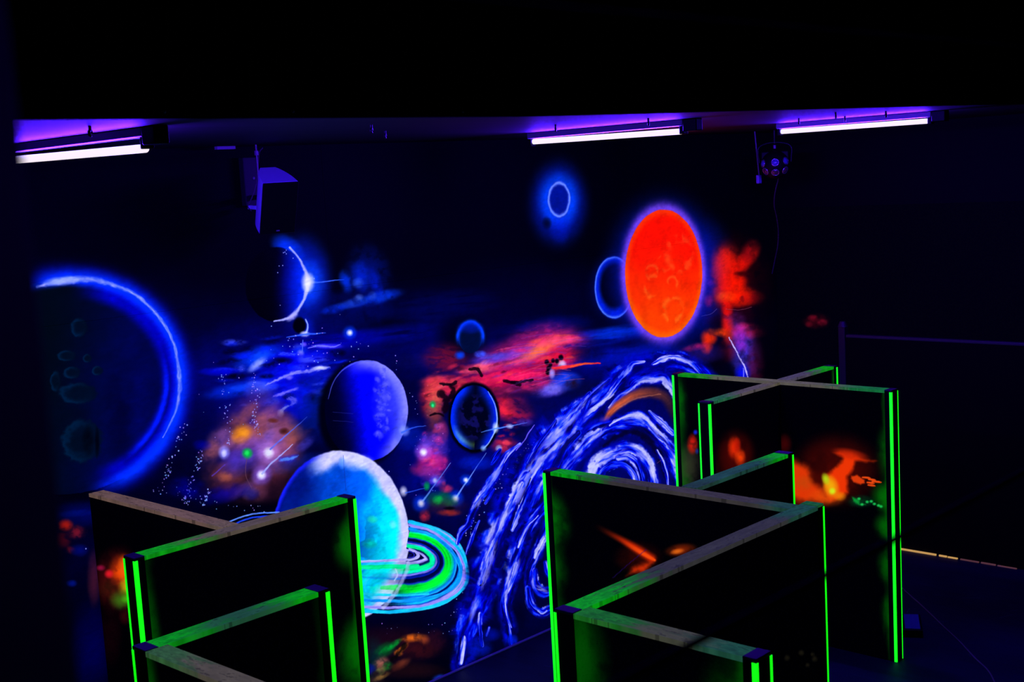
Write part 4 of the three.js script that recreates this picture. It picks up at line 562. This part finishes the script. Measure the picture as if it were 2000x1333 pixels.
// axis 'x' or 'z'; from a0 to a1 at c; ends: corners with strips at the start and the end (in world signs), or null for no post
function mazePanel({ axis, a0, a1, c, start, end, caps = [true, true], base = [88, 78, 74], sprayed = [], face, label }) {
  const L = a1 - a0, mid = (a0 + a1) / 2, isZ = axis === 'z', o = thing('maze_panel', label, 'panel', isZ ? [c, 0, mid] : [mid, 0, c], isZ ? -Math.PI / 2 : 0, 'black maze panels with green strips');
  const s = start ? PL : 0, e = end ? PL : 0, b0 = -L / 2 + s, b1 = L / 2 - e, bl = b1 - b0, bm = (b0 + b1) / 2;
  part('board', BX(bl - 0.002, PH - 0.02, PT - 0.012), blackPaint, o, [bm, (PH - 0.02) / 2, 0]);
  if (face) {
    const P = new Paint(b0, b1, 0, PH - 0.02, 0.005, (x, y) => { const p = isZ ? onX(x, y, c - PT / 2) : onZ(x, y, c + PT / 2); return [(isZ ? p.z : p.x) - mid, p.y]; }, [0, 0, 2]);
    face(P, b0, b1); const m = glowing(P.texture(), 0.9, 0.85), g = BX(bl - 0.002, PH - 0.02, 0.004), p = g.attributes.position, uv = g.attributes.uv;
    for (let k = 0; k < p.count; k++) uv.setXY(k, (p.getX(k) + bl / 2) / bl, (p.getY(k) + (PH - 0.02) / 2) / (PH - 0.02));
    part('painted_face', g, m, o, [bm, (PH - 0.02) / 2, PT / 2 - 0.004]);
  }
  const tm = topTexture(bl, base, sprayed.map(([at, r, col, a]) => [at < 0 ? b0 - bm : at > 0 ? b1 - bm : 0, r, col, a]));
  const tg = BX(bl - 0.001, 0.02, PT), tp = tg.attributes.position, tu = tg.attributes.uv; for (let k = 0; k < tp.count; k++) tu.setXY(k, (tp.getX(k) + bl / 2) / bl, (tp.getZ(k) + PT / 2) / PT);
  part('top_edge', tg, glowing(tm, 0.62, 0.8), o, [bm, PH - 0.01, 0]).userData.label = 'raw wooden top edge';  // added glow keeps the bare wood grey under the violet tubes
  for (const [list, at, cap] of [[start, -L / 2 + PL / 2, caps[0]], [end, L / 2 - PL / 2, caps[1]]]) {
    if (!list) continue;
    // world corner signs -> local: axis z turns local x into world z and local z into world -x
    const loc = list.map(([sx, sz, w]) => (isZ ? [sz, -sx, w] : [sx, sz, w])), post = part('post', BX(PL, PH - 0.006, PT), blackPaint, o, [at, (PH - 0.006) / 2, 0]);
    for (const [sx, sz, w] of loc) part('green_strip', trim(sx, sz, w), greenTape, post, [0, -(PH - 0.006) / 2 + 0.002, 0]);
    part(cap ? 'post_cap' : 'top_edge', RB(PL + 0.002, 0.012, PT + 0.002, 0.003), cap ? capPlastic : greenWood, post, [0, (PH - 0.006) / 2 + 0.003, 0]);
  }
  return o;
}
const greenWood = glowing(topTexture(0.1, [30, 105, 50], []), 0.55, 0.8);  // same added glow on the corner top without a cap

// -- group in front of the ringed planet
mazePanel({ axis: 'z', a0: 0.06, a1: 1.39, c: -7.27, base: [118, 92, 80], sprayed: [[1, 0.2, [110, 100, 80], 0.5]], label: 'black panel butted to the mural wall, brown bare top edge, rainbow spray on its side', face: (P) => {
  for (const [x, y, rx, ry, c, a] of [[228, 1135, 60, 80, [90, 10, 12], 0.9], [238, 1116, 36, 40, [255, 75, 5], 1], [240, 1112, 16, 34, [255, 95, 10], 0.9], [212, 1122, 12, 12, [240, 25, 40], 0.95], [196, 1110, 12, 8, [170, 15, 70], 0.8], [246, 1150, 22, 26, [240, 205, 20], 1], [236, 1172, 30, 26, [60, 120, 20], 0.9], [246, 1170, 14, 12, [80, 190, 20], 0.8], [243, 1205, 16, 22, [60, 6, 10], 0.7], [220, 1150, 40, 30, [60, 30, 8], 0.5], [215, 1240, 30, 80, [20, 2, 6], 0.7]]) P.cloud(x, y, rx, ry, c, { a, n: 0.4, f: 14 });
} });
mazePanel({ axis: 'x', a0: -7.865, a1: -6.545, c: 1.445, start: [[-1, -1], [-1, 1]], end: [[1, -1], [1, 1]], base: [96, 84, 74], sprayed: [[-1, 0.42, TOP_GREEN, 0.9], [1, 0.34, TOP_GREEN, 0.95]], label: 'black panel with green strips at both ends, standing before the cyan ringed planet', face: (P, b0, b1) => {
  spray(P, (b1 - b0) / 2, 1, [[1.76, 0.16, 0.2, 0.75], [1.15, 0.2, 0.28, 0.7], [0.75, 0.2, 0.25, 0.6], [0.3, 0.15, 0.3, 0.5]]); spray(P, (b1 - b0) / 2, -1, [[1.5, 0.07, 0.6, 0.4], [0.7, 0.07, 0.6, 0.4]]);
} });
mazePanel({ axis: 'x', a0: -8.475, a1: -7.625, c: 2.57, start: [[-1, -1]], end: [[1, -1], [1, 1]], base: [36, 88, 62], sprayed: [[-1, 0.35, TOP_GREEN, 0.85], [1, 0.3, TOP_GREEN, 0.9]], label: 'short black panel with a green top edge, joined to a brown-topped panel at a corner', face: (P, b0, b1) => spray(P, (b1 - b0) / 2, 1, [[1.2, 0.06, 0.5, 0.25]]) });
mazePanel({ axis: 'z', a0: 2.617, a1: 3.9, c: -8.43, base: [88, 82, 72], sprayed: [[-1, 0.35, [50, 110, 60], 0.8]], label: 'black panel with a grey-brown top edge running on from the short green-topped panel', face: (P, b0, b1) => spray(P, (b1 - b0) / 2, -1, [[1.8, 0.1, 0.4, 0.35], [1.0, 0.1, 0.5, 0.3]]) });
// -- group in front of the spiral galaxy
mazePanel({ axis: 'z', a0: 1.99, a1: 3.56, c: -5.55, start: [[-1, -1], [1, -1]], base: [66, 62, 60], sprayed: [[-1, 0.45, TOP_GREEN, 0.95], [1, 0.22, TEAL, 0.8]], label: 'black panel with a sprayed orange ray, its green end post against the galaxy', face: (P, b0, b1) => {
  spray(P, (b1 - b0) / 2, -1, [[1.72, 0.2, 0.24, 0.8], [1.45, 0.16, 0.2, 0.5], [1.05, 0.15, 0.4, 0.55], [0.5, 0.15, 0.5, 0.5]]);
  P.cloud(1245, 1090, 60, 40, [60, 8, 2], { a: 0.7, n: 0.3, f: 20 }); P.ribbon([[1150, 1020, 9], [1185, 1040, 9], [1215, 1056, 10], [1245, 1074, 13], [1272, 1092, 14]], (x, al, O, L) => { O[0] = 215; O[1] = 42; O[2] = 4; O[3] = sst(0.05, 0.75, al / L); }, { soft: 0.98 }); P.ribbon([[1205, 1052, 5], [1240, 1073, 6], [1262, 1086, 6], [1278, 1095, 4]], (x, al, O, L) => { O[0] = 255; O[1] = 78; O[2] = 10; O[3] = sst(0, 0.8, al / L); }, { soft: 0.8 });
  P.poly([[1277, 1088], [1280, 1104], [1262, 1125], [1215, 1130], [1235, 1100]], [225, 50, 5], { soft: 16, rough: 6, a: 0.9 }); P.cloud(1328, 1075, 40, 16, [150, 40, 4], { a: 0.8, n: 0.3, f: 12, rot: -8 }); P.cloud(1322, 1078, 18, 7, [240, 110, 20], { a: 0.9, rot: -12 }); P.line([[1196, 1130], [1230, 1100], [1262, 1074]], 1, [40, 10, 120], { a: 0.7 });
  P.cloud(1250, 1200, 120, 90, [70, 10, 2], { a: 0.6, n: 0.6, f: 24 });
} });
mazePanel({ axis: 'x', a0: -7.287, a1: -5.43, c: 3.61, start: [[-1, -1]], end: [[1, 1, 0.008]], caps: [true, false], base: [58, 58, 60], sprayed: [[-1, 0.55, TOP_GREEN, 0.9], [1, 0.35, TEAL, 0.9]], label: 'long plain black panel with a thin green line on its outer corner', face: (P) => {
  for (const [x, y, r] of [[1538, 1286, 4], [1566, 1276, 4], [1588, 1279, 3], [1592, 1288, 4], [1578, 1300, 3]]) P.cloud(x, y, r * 2, r * 2, [34, 30, 18], { a: 0.7, n: 0.4, f: 4 });  // tiny reflections painted on as faint dots
} });
mazePanel({ axis: 'z', a0: 3.657, a1: 4.46, c: -7.24, end: [[-1, 1], [1, 1]], base: [72, 74, 62], sprayed: [[-1, 0.4, [24, 130, 36], 0.9], [1, 0.3, TEAL, 0.9]], label: 'short black panel sprayed green at both ends, plum cap on its post', face: (P, b0, b1) => {
  spray(P, (b1 - b0) / 2, -1, [[1.8, 0.18, 0.4, 0.4], [1.3, 0.2, 0.4, 0.4], [0.7, 0.18, 0.5, 0.35]]); spray(P, (b1 - b0) / 2, 1, [[1.75, 0.26, 0.4, 0.55], [1.3, 0.28, 0.4, 0.5], [0.7, 0.26, 0.5, 0.45]]);
} });
mazePanel({ axis: 'x', a0: -5.49, a1: -4.54, c: 2.91, end: [[1, -1], [1, 1, 0.011]], base: [34, 78, 70], sprayed: [[1, 0.3, TOP_GREEN, 0.9], [-1, 0.25, [40, 60, 54], 0.6]], label: 'short black panel with a teal-green top edge, branching off behind the orange-ray panel', face: () => {} });
// -- crossed panels with the orange blaze
mazePanel({ axis: 'z', a0: 0.64, a1: 2.54, c: -2.48, start: [[-1, -1], [1, -1]], end: [[-1, 1], [1, 1, 0.005]], base: [104, 100, 82], sprayed: [[-1, 0.5, TOP_GREEN, 0.9], [1, 0.55, [20, 130, 60], 0.95]], label: 'long black panel with an orange blaze and yellow heart sprayed across its side', face: (P, b0, b1) => {
  spray(P, (b1 - b0) / 2, 1, [[1.22, 0.16, 0.16, 0.8], [1.0, 0.14, 0.14, 0.7], [1.55, 0.1, 0.3, 0.35], [0.7, 0.12, 0.2, 0.5], [0.35, 0.1, 0.2, 0.45]]); spray(P, (b1 - b0) / 2, -1, [[1.75, 0.12, 0.4, 0.5], [1.2, 0.14, 0.4, 0.6], [0.8, 0.1, 0.4, 0.4]]);
  P.cloud(1345, 910, 30, 60, [60, 62, 40], { a: 0.7, n: 0.5, f: 18 }); P.cloud(1352, 868, 14, 26, [220, 30, 10], { a: 0.95, n: 0.4, f: 8 }); P.cloud(1358, 845, 6, 7, [20, 40, 220], { a: 0.95 }); P.cloud(1361, 882, 5, 8, [20, 50, 160], { a: 0.7 });
  P.cloud(1630, 920, 110, 90, [90, 8, 0], { a: 0.85, n: 0.3, f: 40 }); P.cloud(1532, 868, 18, 26, [70, 4, 4], { a: 0.8 }); P.cloud(1560, 960, 60, 60, [90, 16, 0], { a: 0.8, n: 0.3, f: 20 });
  P.poly([[1520, 880], [1556, 892], [1583, 907], [1591, 922], [1594, 936], [1612, 948], [1618, 964], [1640, 978], [1608, 992], [1560, 990], [1530, 975], [1510, 930]], [235, 58, 4], { soft: 22, rough: 8, f: 14, a: 0.97 });
  P.poly([[1604, 945], [1612, 925], [1628, 908], [1640, 896], [1622, 884], [1640, 876], [1664, 882], [1688, 893], [1708, 896], [1717, 901], [1706, 908], [1675, 906], [1671, 920], [1660, 934], [1659, 950], [1662, 966], [1645, 978], [1620, 986], [1605, 970]], [245, 55, 2], { soft: 12, rough: 5, f: 10, a: 1 });
  P.cloud(1612, 972, 50, 24, [235, 80, 6], { a: 0.8, n: 0.3, f: 14 }); P.cloud(1660, 888, 46, 14, [210, 40, 4], { a: 0.8, rot: 12 });
  P.cloud(1570, 944, 24, 20, [190, 80, 10], { a: 0.5, n: 0.4, f: 10 }); P.cloud(1622, 950, 20, 30, [255, 190, 10], { a: 0.9, rot: -20 }); P.cloud(1612, 936, 10, 16, [190, 225, 20], { a: 0.95, rot: -20 }); P.cloud(1625, 960, 9, 9, [215, 250, 30], { a: 1 }); P.cloud(1640, 970, 16, 12, [255, 150, 5], { a: 0.7 });
  P.poly([[1660, 928], [1674, 926], [1690, 937], [1691, 946], [1680, 950], [1666, 944], [1658, 936]], [225, 60, 8], { soft: 5, rough: 3, f: 6 });
  for (const [x, y, l] of [[1692, 934, 8], [1700, 944, 7], [1703, 938, 7], [1712, 942, 9], [1702, 949, 7]]) P.ribbon([[x - l, y - 1, 2.2], [x + l * 0.4, y, 3], [x + l, y + 1, 1]], [240, 75, 14], { soft: 0.6 });
  P.cloud(1680, 980, 34, 16, [0, 70, 30], { a: 0.8, n: 0.4, f: 10 }); P.poly([[1660, 968], [1672, 972], [1681, 978], [1680, 984], [1690, 982], [1694, 988], [1678, 990], [1664, 982]], [10, 150, 50], { soft: 6, rough: 3, f: 6 }); for (const [x, y] of [[1683, 986], [1693, 981], [1701, 980], [1707, 985], [1715, 988], [1720, 990], [1677, 975]]) P.cloud(x, y, 5, 4, [30, 220, 90], { a: 0.95 });
} });
mazePanel({ axis: 'x', a0: -3.46, a1: -2.535, c: 1.595, start: [[-1, -1], [-1, 1]], base: [92, 84, 82], sprayed: [[-1, 0.45, [30, 120, 70], 0.9], [1, 0.2, [110, 105, 70], 0.7]], label: 'short black panel with a single orange flame, meeting the blaze panel at right angles', face: (P, b0, b1) => {
  spray(P, (b1 - b0) / 2, -1, [[1.2, 0.06, 0.6, 0.4], [0.5, 0.06, 0.5, 0.4]]); P.cloud(1438, 888, 46, 60, [90, 6, 2], { a: 0.85, n: 0.3, f: 20 }); P.cloud(1434, 875, 16, 30, [235, 45, 4], { a: 0.95, n: 0.4, f: 10 }); P.cloud(1446, 895, 14, 24, [255, 65, 6], { a: 0.95, n: 0.3, f: 10 }); P.cloud(1425, 930, 50, 50, [60, 5, 2], { a: 0.6, n: 0.4, f: 18 }); P.cloud(1440, 870, 10, 20, [200, 25, 4], { a: 0.7 });
} });
mazePanel({ axis: 'x', a0: -2.425, a1: -1.67, c: 1.595, end: [[1, -1], [1, 1]], base: [84, 78, 92], sprayed: [[1, 0.35, TOP_GREEN, 0.95]], label: 'short black panel behind the blaze panel, bright green at its free end', face: (P, b0, b1) => spray(P, (b1 - b0) / 2, 1, [[1.8, 0.1, 0.4, 0.8], [1.2, 0.08, 0.4, 0.5]]) });
// -- plain partition along the right wall
{
  const o = thing('partition', 'unlit plain black partition along the side wall with a square newel post', 'partition', [0.03, 0, 2.9]);
  part('board', BX(0.05, PH - 0.03, 4.2), blackPaint, o, [0, (PH - 0.03) / 2, 0]);
  part('top_rail', RB(0.062, 0.03, 4.2, 0.008), std(new THREE.Color().setRGB(0.025, 0.025, 0.03), 0.5), o, [0, PH - 0.015, 0]);
  const p = part('newel_post', RB(0.07, 2.07, 0.07, 0.006), std(new THREE.Color().setRGB(0.01, 0.01, 0.013), 0.5), o, [0, 1.035, -2.14]);
  part('post_cap', new THREE.CylinderGeometry(0.03, 0.052, 0.05, 4, 1).rotateY(Math.PI / 4), std(new THREE.Color().setRGB(0.035, 0.035, 0.04), 0.5), p, [0, 1.06, 0]);
  const tape = thing('floor_tape', 'broken strip of orange fluorescent tape along the foot of the plain partition', 'tape', [-0.012, 0, 0]);
  const bright = std(new THREE.Color().setRGB(0.6, 0.4, 0.12), 0.7, { emissive: new THREE.Color().setRGB(0.52, 0.29, 0.06) }), dull = std(new THREE.Color().setRGB(0.3, 0.16, 0.1), 0.7, { emissive: new THREE.Color().setRGB(0.07, 0.025, 0.012) });
  for (const [x0, y0, x1, y1, h, m] of [[1750, 1070, 1830, 1085, 0.014, bright], [1836, 1086, 1850, 1089, 0.013, bright], [1853, 1089, 1871, 1092.5, 0.011, bright], [1876, 1094, 1912, 1100, 0.010, dull], [1916, 1101, 1944, 1106, 0.011, dull], [1948, 1106.5, 1985, 1113, 0.008, dull]]) {
    const A = onY(x0, y0, 0), B = onY(x1, y1, 0); part('tape_piece', BX(0.016, h, Math.abs(B.z - A.z)), m, tape, [0, h / 2, (A.z + B.z) / 2]);
  }
}

// ---------------------------------------------------------------- loudspeaker on its wall bracket, rod and lead
{
  const at = onZ(533, 392, 0.34), o = thing('loudspeaker', 'pale loudspeaker with black grille, tilted down from the mural wall', 'loudspeaker', [at.x, at.y, at.z]);
  o.rotation.y = -0.3;
  const glow = std(new THREE.Color().setRGB(0.55, 0.84, 0.95), 0.45);  // even pale blue plastic, gives off no light
  const s = new THREE.Shape(); s.moveTo(-0.105, 0.10); s.lineTo(0.105, 0.10); s.quadraticCurveTo(0.10, -0.03, 0.045, -0.12); s.lineTo(-0.045, -0.12); s.quadraticCurveTo(-0.10, -0.03, -0.105, 0.10);
  const g = new THREE.ExtrudeGeometry(s, { depth: 0.32, bevelEnabled: true, bevelSize: 0.006, bevelThickness: 0.006, bevelSegments: 2, curveSegments: 14 }); g.rotateX(Math.PI / 2); g.translate(0, 0.16, 0); g.rotateX(0.43);
  part('cabinet', g, glow, o);
  const gr = new RoundedBoxGeometry(0.222, 0.332, 0.016, 3, 0.006); gr.translate(0, 0, 0.112); gr.rotateX(0.43); part('grille', gr, blackPlastic, o);
  const bd = BX(0.02, 0.008, 0.002); bd.translate(0, -0.145, 0.121); bd.rotateX(0.43); part('badge', bd, enamel, o);
  part('bracket_arm', BX(0.03, 0.022, 0.16), glow, o, [-0.03, -0.04, -0.18], [0.1, 0.5, 0]);
  const w = onZ(487, 355, 0.03), b = thing('wall_plate', 'dim violet mounting box on the mural wall behind the loudspeaker', 'box', [w.x, w.y, 0]);
  part('box', RB(0.10, 0.30, 0.05, 0.006), std(new THREE.Color().setRGB(0.008, 0.007, 0.011), 0.7), b, [0, 0, 0.026]); part('bracket', BX(0.03, 0.03, 0.14), darkMetal, b, [0.0, -0.1, 0.11]); part('screw', new THREE.SphereGeometry(0.009, 8, 6), enamel, b, [0.02, 0.02, 0.05]);
  const r0 = onZ(500, 288, 0.2), r1 = onZ(499, 400, 0.2), rod = thing('hanging_rod', 'thin pale rod hanging from the soffit beside the loudspeaker', 'rod', [r0.x, r1.y, 0.2]);
  part('rod', CYL(0.005, CEIL - r1.y, 10), enamel, rod, [0, (CEIL - r1.y) / 2, 0]); part('clamp', RB(0.02, 0.03, 0.02, 0.004), enamel, rod, [0, CEIL - r1.y - 0.05, 0]);
  const L = thing('speaker_lead', 'thin dark lead drooping from the soffit behind the loudspeaker', 'cable');
  part('lead', tube([[513, 289], [507, 296], [504, 320], [502, 350], [496, 375], [488, 395], [484, 404], [491, 412]].map(([x, y]) => onZ(x, y, 0.16)), 0.0035), cableSkin, L);
  const st = onZ(440, 293, 0.1), mb = thing('metal_strip', 'short metal strip catching violet light under the soffit, near the loudspeaker', 'strip', [st.x, CEIL, 0.1]);
  part('strip', BX(0.13, 0.018, 0.03), enamel, mb, [0, -0.0095, 0]);
}
// ---------------------------------------------------------------- effect light in the corner with its mains lead, and the rod with a clip
{
  const at = onZ(1514, 322, 0.55), o = thing('effect_light', 'dark round effect light with a cluster of blue glass lenses, hung near the corner', 'effect light', [at.x, at.y, at.z]);
  const dir = EYE.clone().sub(at); dir.y = 0; const yaw = Math.atan2(dir.x, dir.z); o.rotation.y = yaw;
  part('body', new THREE.SphereGeometry(0.125, 28, 18), blackPlastic, o); part('base_box', RB(0.24, 0.12, 0.2, 0.01), blackPlastic, o, [0, 0.06, -0.10]);
  part('yoke', tube([[-0.14, 0.02, -0.08], [-0.14, 0.16, -0.08], [0, 0.2, -0.08], [0.14, 0.16, -0.08], [0.14, 0.02, -0.08]], 0.007), darkMetal, o); part('hanger', CYL(0.009, CEIL - at.y - 0.19, 10), darkMetal, o, [0, 0.19 + (CEIL - at.y - 0.19) / 2, -0.08]); part('yoke_bolt', CYL(0.012, 0.03, 10), enamel, o, [0, 0.16, -0.05]);
  const lens = new THREE.MeshPhysicalMaterial({ color: new THREE.Color().setRGB(0.12, 0.2, 0.42), roughness: 0.12, clearcoat: 1 }), rim = std(new THREE.Color().setRGB(0.5, 0.52, 0.58), 0.25, { metalness: 0.8 }), amber = new THREE.MeshPhysicalMaterial({ color: new THREE.Color().setRGB(0.12, 0.08, 0.04), roughness: 0.2, clearcoat: 1 });
  for (const [az, el, m] of [[-62, 8, lens], [0, 10, lens], [52, 14, lens], [-52, -26, amber], [0, -34, amber], [52, -26, amber]]) {
    const a = az * Math.PI / 180, e = el * Math.PI / 180, d = new THREE.Vector3(Math.sin(a) * Math.cos(e), Math.sin(e), Math.cos(a) * Math.cos(e)), q = new THREE.Quaternion().setFromUnitVectors(new THREE.Vector3(0, 0, 1), d);
    const h = part('lens_ring', new THREE.TorusGeometry(0.031, 0.005, 8, 22), rim, o); h.position.copy(d).multiplyScalar(0.121); h.quaternion.copy(q);
    part('lens', new THREE.SphereGeometry(0.04, 18, 8, 0, Math.PI * 2, 0, 0.8).rotateX(Math.PI / 2).translate(0, 0, -0.026), m, h);
  }
  const L = thing('mains_lead', 'thin dark mains lead hanging from the effect light down the corner', 'cable');
  part('lead', tube([[1521, 338], [1520, 350], [1514, 375], [1512, 400], [1517, 425], [1520, 450], [1519, 480], [1514, 505], [1508, 535]].map(([x, y], k) => onZ(x, y, 0.5 - k * 0.055)), 0.005, 60), std(new THREE.Color().setRGB(0.06, 0.055, 0.075), 0.5), L);
  const a = onZ(1474, 258, 0.35), b = onZ(1483, 346, 0.35), r = thing('clip_rod', 'thin leaning rod with a small blue clip, hanging beside the effect light', 'rod');
  part('rod', tube([new THREE.Vector3(a.x, CEIL, 0.35), a.clone().lerp(b, 0.5), b], 0.006, 12), std(new THREE.Color().setRGB(0.2, 0.2, 0.25), 0.4), r);
  part('clip', RB(0.05, 0.075, 0.03, 0.006), std(new THREE.Color().setRGB(0.3, 0.3, 0.6), 0.5), r, [b.x - 0.008, b.y - 0.02, 0.35]);
}
// ---------------------------------------------------------------- screw hooks in the soffit
{
  let first = null;
  for (const [x, y] of [[175, 246], [725, 244], [752, 256], [1085, 243], [1232, 243], [1266, 231], [1560, 231], [1650, 227], [1632, 219], [1730, 217]]) {
    const p = onY(x, y, CEIL); if (!first) {
      first = thing('ceiling_hook', 'small dark screw hook in the soffit boards', 'hook', [p.x, CEIL, p.z], 0, 'screw hooks in the soffit');
      part('shank', CYL(0.006, 0.016, 8), darkMetal, first, [0, -0.008, 0]); part('hook', new THREE.TorusGeometry(0.010, 0.006, 8, 18, Math.PI * 1.6), darkMetal, first, [0, -0.027, 0], [0, 0.6, 0]);
    } else { const c = first.clone(); c.name = numbered('ceiling_hook'); c.position.set(p.x, CEIL, p.z); scene.add(c); }
  }
}
// ---------------------------------------------------------------- floor things by the blaze panel
{
  const c = thing('floor_cable', 'thin brown cable trailing across the floor past the blaze panel', 'cable');
  part('cable', tube([[1740, 1128], [1772, 1160], [1797, 1182], [1812, 1196], [1842, 1225], [1874, 1255], [1905, 1288], [1930, 1312], [1942, 1333], [1950, 1352]].map(([x, y]) => { const p = onY(x, y, 0); p.y = 0.006; return p; }), 0.0055, 80), std(new THREE.Color().setRGB(0.16, 0.1, 0.1), 0.6), c);
  const b = thing('step_block', 'low black step block with blue treads behind the post of the blaze panel', 'step', [-1.89, 0, 2.26], 0.5);
  const blue = std(new THREE.Color().setRGB(0.05, 0.09, 0.3), 0.6);
  part('body', RB(0.36, 0.06, 0.30, 0.006), blackPlastic, b, [0, 0.031, 0]); part('upper_step', RB(0.36, 0.06, 0.15, 0.006), blackPlastic, b, [0, 0.09, -0.075]);
  part('tread', BX(0.32, 0.004, 0.11), blue, b, [0, 0.122, -0.075]); part('tread', BX(0.32, 0.004, 0.11), blue, b, [0, 0.063, 0.078]);
}
// ---------------------------------------------------------------- the gallery edge around the camera: a column and two taut cables
{
  const W = 0.34, D = 0.14, p = EYE.clone().addScaledVector(ray(84, 640), 0.62 / F), back = new THREE.Vector3(-CF.x, 0, -CF.z).normalize(), side = new THREE.Vector3(CR.x, 0, CR.z).normalize();
  const at = p.clone().addScaledVector(side, -W / 2).addScaledVector(back, D / 2), o = thing('gallery_column', 'black square column at the edge of the viewing gallery', 'column', [at.x, 0, at.z], Math.atan2(-side.z, side.x));
  part('shaft', RB(W, TOP - 0.02, D, 0.006), blackPaint, o, [0, TOP / 2 - 0.001, 0]);
  const q = thing('gallery_post', 'slim black steel post holding the gallery cables', 'post', [-8.7, 0, 6.2]); part('shaft', RB(0.05, TOP - 0.02, 0.05, 0.006), darkMetal, q, [0, TOP / 2 - 0.001, 0]);
  for (const [y, r, col, label] of [[3.297, 0.0034, [0.006, 0.004, 0.004], 'taut dark cable of the gallery railing, crossing in front of the panels'], [3.747, 0.003, [0.03, 0.006, 0.006], 'taut reddish cable of the gallery, strung at head height under the ceiling']]) {
    const c = thing('railing_cable', label, 'cable', [(XL - 8.72) / 2, y, 6.2]); part('cable', CYL(r, -8.72 - XL, 10).rotateZ(Math.PI / 2), matt(new THREE.Color().setRGB(...col), 0.8, 0.1), c); part('eye_bolt', new THREE.TorusGeometry(0.012, 0.003, 8, 16), darkMetal, c, [(-8.72 - XL) / 2 - 0.005, 0, 0]);
  }
}
shade(scene);
renderer.render(scene, camera);
